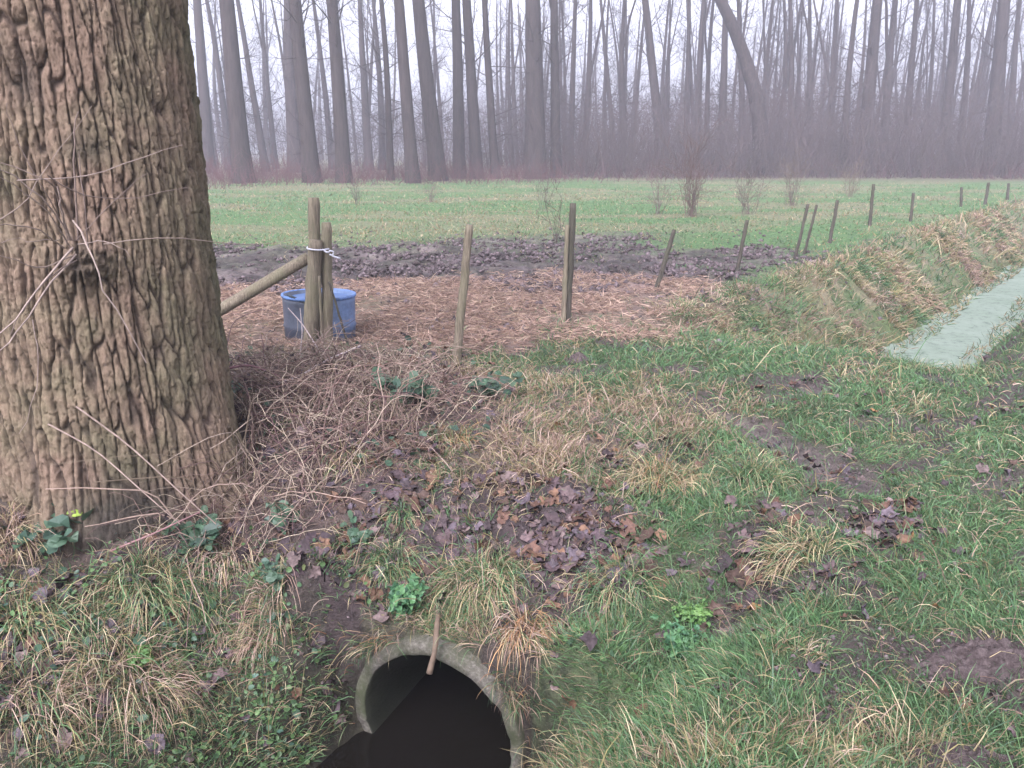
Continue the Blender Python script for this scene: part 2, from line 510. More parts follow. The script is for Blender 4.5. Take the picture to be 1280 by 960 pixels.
def lerp(c, col, w):
    return c * (1 - w[:, None]) + np.asarray(col)[None] * w[:, None]
f1 = fbm(X * .8, Y * .8, 4, 9) * .5 + .5
f2 = fbm(X * 3.5, Y * 3.5, 4, 19) * .5 + .5
c = np.tile(np.array([.060, .088, .038]), (len(X), 1))
c = lerp(c, (.095, .078, .062), np.clip(f2 * 2.0 - .75, 0, 1))
c = lerp(c, (.075, .150, .050), sstep(9, 14, rr) * (V_ < -4) * .8)
barg = sstep(.49, .64, fbm(X * 3.2, Y * 3.2, 4, 207) * .5 + .5) * (V_ > -4.2) * (rr < 16)
c = lerp(c, (.060, .046, .044), barg * .9)
c = lerp(c, (.15, .14, .085), sstep(.42, .6, fbm(X * .35, Y * .7, 4, 29) * .5 + .5) * sstep(8, 22, rr) * .75)
c = lerp(c, (.085, .115, .05), mk['fbank'])
c = lerp(c, (.18, .15, .10), mk['fbank'] * np.clip(f2 * 2.4 - .8, 0, .85))
c = lerp(c, (.15, .115, .08), mk['dryc'] * .6)
c = lerp(c, (.085, .062, .055), mk['bram'] * .9)
c = lerp(c, (.045, .040, .028), mk['leftb'] * .85)
c = lerp(c, (.125, .090, .098), mk['mud'] * .92 * (.6 + .4 * f2))
c = c * (1 - mk['mud'] * (.62 - 1.1 * vnoise(X * 2.7, Y * 1.9, 333) * vnoise(X * 6, Y * 5, 334)))[:, None]
c = lerp(c, (.20, .135, .112), mk['straw'] * (.45 + .55 * f2))
c = lerp(c, (.052, .038, .038), np.clip(mk['soil'] * 1.2, 0, 1))
c = lerp(c, (.105, .082, .080), mk['track'] * .9)
wetz = sstep(-.45, -.75, Z)
c = lerp(c, (.030, .027, .018), wetz * (V_ - VC < 1.5) * (U_ < 7))
c = lerp(c, (.06, .085, .03), wetz * (U_ > 7) * .6)
# forest floor beyond the meadow
c = lerp(c, (.10, .075, .055), sstep(40, 50, Y + .1 * X) * (1 - sstep(75, 95, Y)) * .85)
c = lerp(c, (.16, .17, .11), sstep(75, 95, Y))
WET = np.clip(mk['mud'] * .55 * sstep(.45, .75, f2) + mk['track'] * .7 + mk['soil'] * .3, 0, 1)
ny, nx = GX.shape
idx = np.arange(nx * ny).reshape(ny, nx)
Q = np.stack([idx[:-1, :-1], idx[:-1, 1:], idx[1:, 1:], idx[1:, :-1]], -1).reshape(-1, 4)
VV = np.stack([X, Y, Z], 1)
# leave the pipe's bore open: split the steep faces round the mouth finely, then take out those inside the wall
def plc(p):
    s_ = (p[:, 0] - P0[0]) * AX[0] + (p[:, 1] - P0[1]) * AX[1]
    l_ = (p[:, 0] - P0[0]) * BX[0] + (p[:, 1] - P0[1]) * BX[1]
    return s_, l_
fc = VV[Q].mean(1); s_, l_ = plc(fc)
dz = VV[Q][:, :, 2].max(1) - VV[Q][:, :, 2].min(1)
steep = (np.abs(l_) < .75) & (s_ > -.4) & (s_ < .4) & (dz > .05)
NS = 18
tq = np.linspace(0, 1, NS + 1); TU, TV = np.meshgrid(tq, tq)
wq = np.stack([(1 - TU) * (1 - TV), TU * (1 - TV), TU * TV, (1 - TU) * TV], -1).reshape(-1, 4)
QS = Q[steep]
NV = np.einsum('kc,ncd->nkd', wq, VV[QS]); NC = np.einsum('kc,ncd->nkd', wq, c[QS]); NW = np.einsum('kc,nc->nk', wq, WET[QS])
ii = np.arange((NS + 1) ** 2).reshape(NS + 1, NS + 1)
sq = np.stack([ii[:-1, :-1], ii[:-1, 1:], ii[1:, 1:], ii[1:, :-1]], -1).reshape(-1, 4)
SQ = (len(VV) + np.arange(len(QS))[:, None, None] * (NS + 1) ** 2 + sq[None]).reshape(-1, 4)
VV = np.concatenate([VV, NV.reshape(-1, 3)]); c = np.concatenate([c, NC.reshape(-1, 3)]); WET = np.concatenate([WET, NW.ravel()])
nj = slice(len(X), None)
jw = .02 * fbm(VV[nj, 0] * 14, VV[nj, 2] * 14, 3, 444)
VV[nj, 0] -= AX[0] * np.maximum(jw, -.005); VV[nj, 1] -= AX[1] * np.maximum(jw, -.005)
Q = np.concatenate([Q[~steep], SQ])
fc = VV[Q].mean(1); s_, l_ = plc(fc)
bore = (np.hypot(l_, fc[:, 2] - PZ) < PR - .015) & (s_ > -.05) & (s_ < 6)
Q = Q[~bore]
me = mesh('ground', VV, Q, None, c)
at = me.attributes.new('Wet', 'FLOAT', 'POINT'); at.data.foreach_set('value', WET.astype(np.float32))
g = link('ground', me, M_ground); tag(g, kind='structure')

# waters
def strip(name, us, left, right, z, mat):
    v = []; q = []
    for i, uu in enumerate(us):
        for vv in (left, right):
            p = DU * uu + np.array([DU[1], -DU[0]]) * (VC + vv)
            v.append((p[0], p[1], z))
        if i: q.append([2 * i - 2, 2 * i - 1, 2 * i + 1, 2 * i])
    o = link(name, mesh(name, v, q), mat); tag(o, kind='structure'); return o
strip('ditch_water', np.linspace(-9, 6.9, 24), -.85, .8, WATER, M_water)
strip('duckweed_water', np.linspace(7.4, 230, 60), -.95, .9, WATER + .015, M_weed)

# ------------------------------------------------------------------ concrete pipe
prof = [(PRI, 0.006), (PRI + .005, 0.0), (PRI + .025, -.001), (PR - .008, 0.0), (PR, .008)] + [(PR, z) for z in np.linspace(.1, 6.6, 60)] + [(PRI, z) for z in np.linspace(6.6, .06, 60)]
V, Qp = lathe(prof, 72, True)
nrm = np.hypot(V[:, 0], V[:, 1])
dn = .0035 * fbm(np.arctan2(V[:, 1], V[:, 0]) * 4 + V[:, 2] * 3, V[:, 2] * 9 + 3, 4, 88)
chip = -.012 * sstep(.45, .8, vnoise(np.arctan2(V[:, 1], V[:, 0]) * 7, V[:, 2] * 5, 91)) * (V[:, 2] < .03)
V[:, 2] += dn * 1.0 - chip
V[:, :2] *= (1 + dn / nrm)[:, None]
# local +Z -> along AX ; local Y -> up
W = np.stack([P0[0] + V[:, 0] * BX[0] + V[:, 2] * AX[0], P0[1] + V[:, 0] * BX[1] + V[:, 2] * AX[1], PZ + V[:, 1]], 1)
W -= np.array([P0[0], P0[1], PZ])
M_pin, nt, b = mat_new('algae_concrete_lit_fade', 0.6, 0.3)
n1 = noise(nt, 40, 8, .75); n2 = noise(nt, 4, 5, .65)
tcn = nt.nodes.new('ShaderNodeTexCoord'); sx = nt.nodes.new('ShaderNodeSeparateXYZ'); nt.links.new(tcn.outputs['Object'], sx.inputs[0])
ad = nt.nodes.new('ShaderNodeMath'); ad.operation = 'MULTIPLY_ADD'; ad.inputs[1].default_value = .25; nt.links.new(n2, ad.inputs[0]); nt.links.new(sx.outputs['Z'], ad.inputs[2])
lit_fade = nt.nodes.new('ShaderNodeMapRange'); lit_fade.inputs[1].default_value = .05; lit_fade.inputs[2].default_value = .48; nt.links.new(ad.outputs[0], lit_fade.inputs[0])  # algae green, plus soft light above fading to shade painted into the wall colour
c_ = mult(nt, (.016, .017, .011), ramp(nt, n1, [(.3, (.07, .074, .05)), (.7, (.17, .175, .125))]), lit_fade.outputs[0], 'MIX')
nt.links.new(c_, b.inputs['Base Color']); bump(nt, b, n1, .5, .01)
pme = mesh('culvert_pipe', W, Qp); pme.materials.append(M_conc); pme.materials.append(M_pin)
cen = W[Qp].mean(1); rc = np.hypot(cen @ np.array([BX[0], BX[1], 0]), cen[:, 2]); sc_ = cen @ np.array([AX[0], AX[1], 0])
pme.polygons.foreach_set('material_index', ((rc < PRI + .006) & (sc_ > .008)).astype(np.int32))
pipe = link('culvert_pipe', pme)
pipe.location = (P0[0], P0[1], PZ)
tag(pipe, 'round grey concrete drain pipe opening in the bank at the ditch end', 'drain pipe')

# stick that hangs over the mouth of the pipe
def poly_tube(name, pts, rad, mat, parent=None, S=10, K=None, cap=True, rough=0.0, seed=1):
    pts = np.asarray(pts, float); rad = np.asarray(rad, float)
    if K:
        t = np.linspace(0, len(pts) - 1, K); i = np.arange(len(pts))
        pts = np.stack([np.interp(t, i, pts[:, j]) for j in range(3)], 1); rad = np.interp(t, i, rad)
    V, Q, _ = tubes(pts[None], rad[None], S)
    n = len(pts)
    if rough:
        ctr = np.repeat(pts, S, axis=0)
        k = np.tile(np.arange(S), n); h = np.repeat(np.arange(n), S)
        V = ctr + (V - ctr) * (1 + rough * (vnoise(k * .9 + seed * 7, h * .35, seed) * 2 - 1))[:, None]
    T = []
    if cap:
        V = np.concatenate([V, pts[:1], pts[-1:]], 0)
        a0 = n * S; a1 = a0 + 1
        for s in range(S):
            T.append([(s + 1) % S, s, a0]); T.append([(n - 1) * S + s, (n - 1) * S + (s + 1) % S, a1])
    o0 = pts[0].copy()
    me = mesh(name, V - o0, Q, np.array(T) if T else None, np.tile(np.array([.12, .085, .06]), (len(V), 1)), True)
    ob = link(name, me, mat, parent)
    if parent is None: ob.location = o0
    else: ob.location = o0 - np.array(parent.location)
    return ob

a0 = ground(548, 770); a1 = at_y(545, 797, 2.755); a2 = at_y(537, 842, 2.71)
st = poly_tube('hanging_stick', [a0 + [0, 0, .03], a1, (a1 + a2) / 2 + [.004, 0, 0], a2], [.010, .012, .010, .013], M_cane, S=8, K=12, rough=.25)
tag(st, 'brown broken stick hanging down over the top of the pipe mouth', 'stick')
# ------------------------------------------------------------------ near tree
TC = np.array([-2.10, 3.97]); TB = -0.35
def bark():
    NT = 760
    zs = np.concatenate([np.arange(TB, 2.7, 0.0065), np.linspace(2.72, 9.5, 90)])
    th = np.arange(NT) * 2 * pi / NT
    TH, ZZ = np.meshgrid(th, zs)
    # furrows: cells stretched along the stem, spaced about 6 cm
    PER = 72
    x = TH / (2 * pi) * PER; y = ZZ / 0.36
    wx = .24 * fbm(np.cos(TH) * 3 + 5, ZZ * 2.2 + np.sin(TH) * 3, 3, 31); wy = .35 * fbm(np.cos(TH) * 9, ZZ * 6 + np.sin(TH) * 9, 2, 33)
    x = x + wx + .16 * fbm(np.cos(TH) * 12, ZZ * 14 + 12 * np.sin(TH), 3, 37); y = y + wy
    x = np.mod(x, PER)
    ix = np.floor(x); iy = np.floor(y)
    F1 = np.full(x.shape, 9.0); F2 = np.full(x.shape, 9.0); ID = np.zeros(x.shape)
    for dx in (-1, 0, 1):
        for dy in (-1, 0, 1):
            cx = ix + dx; cy = iy + dy
            cxm = np.mod(cx, PER).astype(np.int64); cyi = cy.astype(np.int64)
            jx = cx + .5 + .78 * (_hash(cxm, cyi, 1) - .5); jy = cy + .5 + .95 * (_hash(cxm, cyi, 2) - .5)
            d = np.sqrt((x - jx) ** 2 + (.62 * (y - jy)) ** 2)
            n1 = d < F1
            F2 = np.where(n1, F1, np.minimum(F2, d)); ID = np.where(n1, _hash(cxm, cyi, 3), ID); F1 = np.where(n1, d, F1)
    e = F2 - F1
    plate = sstep(0.0, 0.15, e) * .85 + .15 * sstep(.1, .6, e)
    rough = fbm(np.cos(TH) * 26 + ZZ * 3, ZZ * 26 + np.sin(TH) * 26, 4, 51)
    flake = fbm(np.cos(TH) * 30 + 9, ZZ * 14 + np.sin(TH) * 30, 3, 55)
    x2 = np.mod(x * 1.9 + 3 + .5 * fbm(np.cos(TH) * 40, ZZ * 30 + np.sin(TH) * 40, 2, 73), 2 * PER); y2 = ZZ / .10 + .6 * fbm(np.cos(TH) * 20, ZZ * 9 + np.sin(TH) * 20, 2, 75)
    G1 = np.full(x.shape, 9.0); G2 = np.full(x.shape, 9.0); ID2 = np.zeros(x.shape); jx0 = np.floor(x2); jy0 = np.floor(y2)
    for dx in (-1, 0, 1):
        for dy in (-1, 0, 1):
            cx = jx0 + dx; cy = jy0 + dy; a_ = cx.astype(np.int64); b_ = cy.astype(np.int64)
            d = np.hypot(x2 - cx - .5 - .9 * (_hash(a_, b_, 11) - .5), y2 - cy - .5 - .9 * (_hash(a_, b_, 12) - .5))
            n1 = d < G1; G2 = np.where(n1, G1, np.minimum(G2, d)); ID2 = np.where(n1, _hash(a_, b_, 13), ID2); G1 = np.where(n1, d, G1)
    crack = 1 - sstep(0, .11, G2 - G1)
    disp = -.027 * (1 - plate) ** 1.3 - .007 * crack * plate + .011 * (ID2 - .5) + .012 * (ID - .5) + .010 * rough + .008 * flake
    R = .597 - .004 * (ZZ - 0.5)
    R = np.where(ZZ > 2.5, .589 - .022 * (ZZ - 2.5), R)
    fl = np.exp(-np.clip(ZZ + .12, 0, 9) / .22)
    R = R + fl * (.06 + .06 * np.cos(TH * 5 + .8) + .05 * np.cos(TH - .2)) + .02 * fbm(np.cos(TH) * 1.5, ZZ * 1.3 + np.sin(TH) * 1.5, 2, 57)
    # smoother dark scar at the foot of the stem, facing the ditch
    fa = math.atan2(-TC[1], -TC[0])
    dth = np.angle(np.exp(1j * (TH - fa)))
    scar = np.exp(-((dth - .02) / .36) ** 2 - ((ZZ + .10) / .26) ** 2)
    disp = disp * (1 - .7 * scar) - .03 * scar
    # burl and an old knot
    burl = np.exp(-((dth + .03) / .20) ** 2 - ((ZZ - 1.13) / .11) ** 2)
    disp = disp * (1 - .5 * burl) + .06 * burl * (1 + .8 * fbm(TH * 60, ZZ * 38, 3, 58))
    knot = np.exp(-((dth + .22) / .12) ** 2 - ((ZZ - 1.86) / .12) ** 2)
    disp = disp - .03 * knot
    knot2 = np.exp(-((dth - .10) / .13) ** 2 - ((ZZ - 1.60) / .07) ** 2)
    RR = R + disp
    V = np.stack([RR * np.cos(TH), RR * np.sin(TH), ZZ - TB], -1).reshape(-1, 3)
    K = len(zs)
    i = np.arange(K * NT).reshape(K, NT)
    Q = np.stack([i[:-1], np.roll(i[:-1], -1, 1), np.roll(i[1:], -1, 1), i[1:]], -1).reshape(-1, 4)
    hi = np.array([.235, .180, .140]); lo = np.array([.098, .077, .065]); gr = np.array([.180, .162, .118])
    g1 = sstep(-.1, .5, fbm(np.cos(TH) * 2.2, ZZ * 1.6 + np.sin(TH) * 2.2, 3, 71))
    w = np.clip(sstep(.0, .13, e) * (.72 + .22 * ID + .25 * ID2) - .28 * crack, 0, 1.15)[..., None]
    C = lo + (hi - lo) * w
    C = C * (1 - .5 * (g1[..., None] * w)) + gr * .5 * (g1[..., None] * w)
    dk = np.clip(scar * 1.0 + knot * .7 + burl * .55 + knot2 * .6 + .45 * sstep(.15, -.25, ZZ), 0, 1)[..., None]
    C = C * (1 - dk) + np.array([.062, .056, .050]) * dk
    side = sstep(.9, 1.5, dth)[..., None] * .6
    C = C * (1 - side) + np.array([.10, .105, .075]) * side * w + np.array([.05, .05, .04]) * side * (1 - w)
    return V, Q, C.reshape(-1, 3)
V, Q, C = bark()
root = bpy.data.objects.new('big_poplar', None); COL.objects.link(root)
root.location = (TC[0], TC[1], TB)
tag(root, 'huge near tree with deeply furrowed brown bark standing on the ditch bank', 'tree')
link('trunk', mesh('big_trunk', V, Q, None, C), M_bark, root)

def rand_unit(n):
    v = rng.normal(0, 1, (n, 3)); return v / np.linalg.norm(v, axis=1, keepdims=True)

def branch_set(p0, d0, L, r0, K, wander, up, n_child, ratio, depth):
    """recursive bare branches; returns list of (P [N,K,3], R [N,K])"""
    N = len(p0); P = np.zeros((N, K, 3)); P[:, 0] = p0; d = d0 / np.linalg.norm(d0, axis=1, keepdims=True)
    ds = []
    for k in range(1, K):
        P[:, k] = P[:, k - 1] + d * (L / (K - 1))[:, None]; ds.append(d)
        d = d + rng.normal(0, wander, (N, 3)); d[:, 2] += up
        d /= np.linalg.norm(d, axis=1, keepdims=True)
    ds.append(d)
    R = r0[:, None] * np.linspace(1, .3, K)[None]
    out = [(P, R)]
    if depth > 0:
        m = n_child[0]
        i = np.repeat(np.arange(N), m); k = rng.integers(1, K, N * m)
        dd = np.stack(ds, 1)[i, k] + rand_unit(N * m) * .9
        out += branch_set(P[i, k], dd, L[i] * ratio * rng.uniform(.6, 1.2, N * m), R[i, k] * .6, K, wander * 1.2, up, n_child[1:], ratio, depth - 1)
    return out

def crown_mesh(name, h, z0, nl, reach, S=3, r0=.07, childs=(5, 4), depth=2, col=(.055, .042, .040), lowtwigs=0):
    z = np.sort(rng.uniform(z0, h * .97, nl)) 
    a = rng.uniform(0, 2 * pi, nl)
    L = reach * (1.15 - z / h) ** .7 * rng.uniform(.6, 1.2, nl)
    d = np.stack([np.cos(a), np.sin(a), rng.uniform(.3, 1.1, nl)], 1)
    br = branch_set(np.stack([0 * z, 0 * z, z], 1), d, L, r0 * (1.2 - z / h), 5, .14, .12, childs, .55, depth)
    if lowtwigs:
        zz = rng.uniform(1.0, z0 + 2, lowtwigs); aa = rng.uniform(0, 2 * pi, lowtwigs)
        d = np.stack([np.cos(aa), np.sin(aa), rng.uniform(-.3, .7, lowtwigs)], 1)
        br += branch_set(np.stack([0 * zz, 0 * zz, zz], 1), d, rng.uniform(.8, 2.6, lowtwigs), np.full(lowtwigs, .022), 5, .2, .05, (4, 2), .5, 2)
    VV = []; QQ = []; o = 0
    for P, R in br:
        V, Q, _ = tubes(P, np.maximum(R, .006), S); VV.append(V); QQ.append(Q + o); o += len(V)
    V = np.concatenate(VV); Q = np.concatenate(QQ)
    return mesh(name, V, Q, None, np.tile(np.array(col), (len(V), 1)))

# the near tree's crown starts well above the picture
cm = crown_mesh('big_crown', 19.0, 7.0, 26, 5.0, 4, .14, (4, 3), 2)
link('crown', cm, M_twig, root)
topP = np.array([[0, 0, 9.5], [.1, 0, 13], [.0, .2, 16.5], [.1, .1, 19.5]])
V, Q, _ = tubes(topP[None], np.array([[.44, .3, .17, .04]]), 12)
link('leader', mesh('big_leader', V, Q, None, np.tile(np.array([.1, .08, .065]), (len(V), 1))), M_bark, root)

# shoots that grow from the burl: given by pixels on planes in front of the bark
def path(pts, Y, K=9, wob=.006):
    p = np.array([at_y(a, b, y) for (a, b), y in zip(pts, Y)])
    t = np.linspace(0, len(p) - 1, K)
    # smooth resample
    i = np.arange(len(p)); q = np.stack([np.interp(t, i, p[:, j]) for j in range(3)], 1)
    q[1:-1] = .25 * q[:-2] + .5 * q[1:-1] + .25 * q[2:]
    return q + rng.normal(0, wob, q.shape) * np.linspace(0.2, 1, K)[:, None]
shoots = [
    ([(92, 310), (60, 345), (30, 385), (-5, 425)], [3.25, 3.05, 2.95, 2.9], .006), ([(95, 318), (55, 365), (15, 425), (-10, 445)], [3.25, 3.05, 2.95, 2.9], .005),
    ([(85, 300), (72, 240), (60, 225), (0, 200)], [3.25, 3.1, 3.0, 2.95], .004), ([(90, 300), (60, 250), (10, 215), (-10, 205)], [3.25, 3.1, 3.0, 2.9], .0045),
    ([(88, 300), (75, 255), (72, 232)], [3.25, 3.12, 3.1], .006), ([(92, 275), (115, 315), (130, 365), (183, 455)], [3.22, 3.1, 3.1, 3.15], .005),
    ([(98, 300), (92, 200), (92, 160), (97, 140)], [3.27, 3.2, 3.2, 3.2], .005), ([(110, 310), (105, 240), (100, 190)], [3.27, 3.2, 3.2], .004),
    ([(80, 310), (40, 280), (0, 285), (-20, 270)], [3.25, 3.1, 3.0, 2.9], .004), ([(90, 320), (60, 335), (30, 330), (-5, 315)], [3.25, 3.1, 3.0, 2.9], .004),
    ([(20, 225), (100, 222), (160, 205), (230, 180)], [2.95, 3.1, 3.2, 3.35], .003), ([(60, 220), (100, 245), (150, 250), (235, 235)], [2.95, 3.1, 3.25, 3.4], .003),
    ([(130, 305), (180, 298), (230, 296), (300, 308), (345, 304), (390, 290)], [3.28, 3.3, 3.4, 3.8, 4.2, 4.5], .0032),
    ([(0, 275), (30, 255), (62, 205), (110, 130)], [2.9, 3.0, 3.2, 3.25], .003), ([(88, 310), (65, 270), (25, 235), (-10, 220)], [3.25, 3.1, 3.0, 2.9], .004),
    ([(95, 325), (70, 340), (45, 360), (10, 420)], [3.25, 3.1, 3.0, 2.95], .004), ([(40, 400), (50, 440), (45, 490), (25, 545)], [3.1, 3.12, 3.15, 3.2], .003),
    ([(96, 300), (120, 275), (150, 240), (185, 215)], [3.25, 3.22, 3.24, 3.3], .0025), ([(98, 305), (130, 300), (165, 320)], [3.25, 3.2, 3.24], .003),
    ([(85, 295), (50, 230), (15, 160), (5, 130)], [3.25, 3.05, 3.0, 2.95], .003), ([(75, 300), (45, 300), (0, 300)], [3.25, 3.1, 3.0], .003),
]
PP = np.stack([path(p, y) for p, y, r in shoots]); RRr = np.stack([np.linspace(r, r * .45, 9) for p, y, r in shoots])
V, Q, C = tubes(PP - np.array(root.location), RRr * .82, 5, np.array([(.21, .160, .13), (.17, .125, .105), (.26, .20, .17)])[rng.integers(0, 3, len(PP))])
link('shoots', mesh('shoots', V, Q, None, C), M_cane, root)

# ------------------------------------------------------------------ fence posts
def post(name, b, t, r0, r1, mat, label, cat='fence post', group='fence posts along the ditch', bz=None, cut=0.0, S=12, seed=1, dy=0.0):
    B = ground(*b) if bz is None else bz
    T = at_y(t[0], t[1], B[1] + dy)
    d = (T - B) / np.linalg.norm(T - B)
    B2 = B - d * .18
    K = 22
    p = np.linspace(B2, T, K); p[1:-1, 0] += rng.normal(0, .002, K - 2)
    rd = np.linspace(r0, r1, K); rd[-1] *= .9
    o = poly_tube(name, p, rd, mat, S=S, rough=.16, seed=seed)
    tag(o, label, cat, group)
    return o
G1 = 'tied posts at the fence corner'
bz = lambda px, py, Y: np.array([*at_y(px, py, Y)[:2], gz(at_y(px, py, Y)[0], Y) - .02])
post('fence_post', None, (392, 247), .058, .048, M_post, 'tallest weathered corner post with dark top, rising behind the shorter tied post', group=G1, bz=bz(398, 440, 6.86), seed=2)
post('fence_post', None, (394, 300), .062, .060, M_post, 'stout pale round post tied in front of the tallest corner post', group=G1, bz=bz(388, 440, 6.74), seed=3)
post('fence_post', None, (408, 278), .042, .044, M_post, 'slim greenish post standing just right of the two tied corner posts', group=G1, bz=bz(411, 445, 6.80), seed=4)
post('split_stake', None, (399, 345), .014, .010, M_post, 'thin split stake wedged between the corner posts', 'stake', G1, bz=bz(404, 445, 6.62), S=6, seed=5)
post('split_stake', None, (411, 352), .012, .009, M_postd, 'thin stick leaning across the front of the slim corner post', 'stake', G1, bz=bz(437, 440, 6.60), S=6, seed=6)
pr0 = at_y(240, 408, 6.55); pr1 = at_y(386, 322, 6.80)
o = poly_tube('brace_pole', np.linspace(pr0 + (pr0 - pr1) * .35, pr1, 14), np.full(14, .050), M_post, S=12, rough=.10, seed=8)
tag(o, 'slanting round pole leaning from behind the big tree up to the corner post', 'brace')
# rope that ties them
pts = []
cx, cy, cz = at_y(396, 312, 6.78)
for k in range(44):
    a = k / 44 * 2 * pi * 1.35
    pts.append((cx + .088 * cos(a) + .014, cy + .125 * sin(a), cz + .012 * sin(a * .7) + k * .0006))
kx = at_y(410, 316, 6.62)
for dx, dz in ((0, 0), (.02, .02), (.05, .01), (.04, -.02), (.01, -.01), (.05, -.03), (.10, -.045)):
    pts.append((kx[0] + dx, kx[1] - .01, kx[2] + dz))
o = poly_tube('pale_rope', pts, np.full(len(pts), .007), M_rope, S=6, K=140, rough=.2)
tag(o, 'pale frayed rope knotted round the corner posts', 'rope')
post('fence_post', (570, 452), (587, 281), .034, .031, M_post, 'lone grey post leaning right, between the blue tub and the doubled middle post', seed=11)
post('fence_post', (709, 404), (716, 254), .036, .031, M_postd, 'tall dark half of the doubled post at the edge of the straw', seed=12)
post('fence_post', (704, 406), (709, 281), .024, .020, M_post, 'shorter pale half of the doubled post, in front of its dark partner', seed=13)
post('fence_post', (820, 363), (843, 287), .029, .025, M_postd, 'short post leaning far right at the end of the straw patch', seed=14)
post('fence_post', (921, 341), (934, 275), .027, .023, M_postd, 'single leaning post between the straw patch and the thin pair of posts', seed=15)
post('fence_post', (994, 323), (1010, 255), .024, .021, M_postd, 'near post of the close thin pair beside the ditch bank', seed=16)
post('fence_post', (1005, 318), (1021, 256), .022, .020, M_postd, 'far post of the close thin pair beside the ditch bank', seed=17)
post('fence_post', (1037, 304), (1047, 250), .031, .027, M_postd, 'leaning post just right of the close thin pair', seed=18)
post('fence_post', (1087, 283), (1092, 230), .036, .032, M_postd, 'upright dark post where the dry ditch bank begins, taller than its neighbours', seed=19)
post('fence_post', (1138, 277), (1142, 241), .034, .030, M_postd, 'short upright post right of the tall dark one on the dry bank', seed=20)
post('fence_post', (1201, 259), (1202, 234), .040, .035, M_postd, 'faint far post, third from the end of the fence', seed=21)
post('fence_post', (1231, 256), (1236, 228), .045, .040, M_postd, 'faint far post leaning right, second from the end of the fence', seed=22)
post('fence_post', (1259, 250), (1261, 229), .045, .040, M_postd, 'faintest and last visible post of the fence', seed=23)

# ------------------------------------------------------------------ blue tub
tub = bpy.data.objects.new('blue_tub', None); COL.objects.link(tub)
tc = at_y(401, 425, 7.27); tub.location = (tc[0], 7.27, -.14)
tub.rotation_euler = (radians(-1), radians(1.5), 0.4)
tag(tub, 'dirty blue plastic half barrel with one darker side, standing behind the corner posts', 'tub')
hT = .46
V, Q = lathe([(.275, 0), (.318, .03), (.322, .16), (.331, .18), (.322, .20), (.326, hT - .06), (.326, hT - .001), (.313, hT - .001), (.311, .06), (.0, .05)], 40)
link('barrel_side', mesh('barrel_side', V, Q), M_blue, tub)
V, Q = lathe([(.325, hT - .025), (.335, hT - .02), (.339, hT - .008), (.335, hT + .006), (.319, hT + .008), (.313, hT - .005)], 40)
link('rim', mesh('rim', V, Q), M_bluerim, tub)
V, Q = lathe([(.310, hT - .035), (.15, hT - .03), (0.001, hT - .028)], 40)
link('lid', mesh('lid', V, Q), M_bluein, tub)
# lifted flap of the lid
V, Q, _ = tubes(np.array([[(-.30, -.16, hT + .03), (-.24, -.22, hT + .0), (-.15, -.30, hT - .04)]]), np.full((1, 3), .012), 6)
link('lid_edge', mesh('lid_edge', V, Q, None, np.tile(np.array([.04, .05, .06]), (len(V), 1))), M_cane, tub)

# ------------------------------------------------------------------ wood beyond the meadow
def trunk_mesh(h, r, lean, bow, seed, S=10, flare=.35, fork=False):
    K = 16
    z = np.linspace(0, 1, K) ** 1.25 * h
    z[0] = -.3
    f = z / h
    x = lean[0] * z + bow[0] * np.sin(f * pi * 1.2) * h * .05 + .03 * np.cumsum(rng.normal(0, 1, K)) * r
    y = lean[1] * z + bow[1] * np.sin(f * pi * 1.2) * h * .05
    rad = r * (1 - .82 * np.clip(f, 0, 1)) * (1 + flare * np.exp(-np.clip(z, 0, 99) / .6))
    V, Q, _ = tubes(np.stack([x, y, z], 1)[None], rad[None], S)
    if fork:
        i = rng.integers(6, 10); n = K - i; sg = rng.choice([-1, 1]); dx = rng.uniform(.10, .22) * sg
        zz = z[i:]; fx = x[i:] + dx * (zz - z[i]) + .10 * r * np.cumsum(rng.normal(0, 1, n)); fy = y[i:] + rng.normal(0, .08) * (zz - z[i])
        V2, Q2, _ = tubes(np.stack([fx, fy, zz * .95 + .05 * zz[0]], 1)[None], (rad[i:] * .62 * np.linspace(1, .6, n))[None], S)
        Q = np.concatenate([Q, Q2 + len(V)]); V = np.concatenate([V, V2])
    return mesh('trunk', V, Q), (x, y, z)

CR = [crown_mesh('crown', 22.0, 5.5, 24, 4.0, 3, .050, (4, 3), 2, lowtwigs=10) for _ in range(3)]
CRT = [crown_mesh('crown', 13.0, 2.5, 24, 2.2, 3, .028, (4, 3), 2, lowtwigs=12) for _ in range(3)]
def far_tree(name, xb, yb, xt, w, label, group=None, kind=None, bow=(0, 0), h=22.0):
    """xb, yb: foot in the photo, xt: where it leaves the top edge, w: width in photo pixels"""
    d = ray(xb, yb)
    tt = CAMZ / -d[2]
    P = np.array([d[0] * tt, d[1] * tt, 0]); P[2] = gz(P[0], P[1]) - .03
    T = at_y(xt, 0, P[1])
    lean = ((T[0] - P[0]) / (T[2] - P[2]), rng.normal(0, .01))
    r = w / 1000 * tt / 2
    big = w > 11
    hh = h if big else h * .8
    bow = (rng.normal(0, .10 if big else .30), 0)
    ob, ax = trunk_mesh(hh, r * 1.12, lean, bow, 0, 12 if big else 8, fork=(w < 13 and rng.uniform() < .45))
    o = link(name, ob, M_fbark); o.location = P
    tag(o, label, 'tree', group)
    cm = (CR if big else CRT)[rng.integers(0, 3)]
    c = bpy.data.objects.new('crown', cm); COL.objects.link(c); c.parent = o
    s = hh / (22 if big else 13)
    # shear the crown onto the leaning stem by tilting it
    c.rotation_euler = (0, math.atan(lean[0]), 0)
    c.rotation_euler.rotate_axis('Z', rng.uniform(0, 6.28))
    c.scale = (s * .9, s * .9, s)
    if not cm.materials: cm.materials.append(M_twig)
    return o
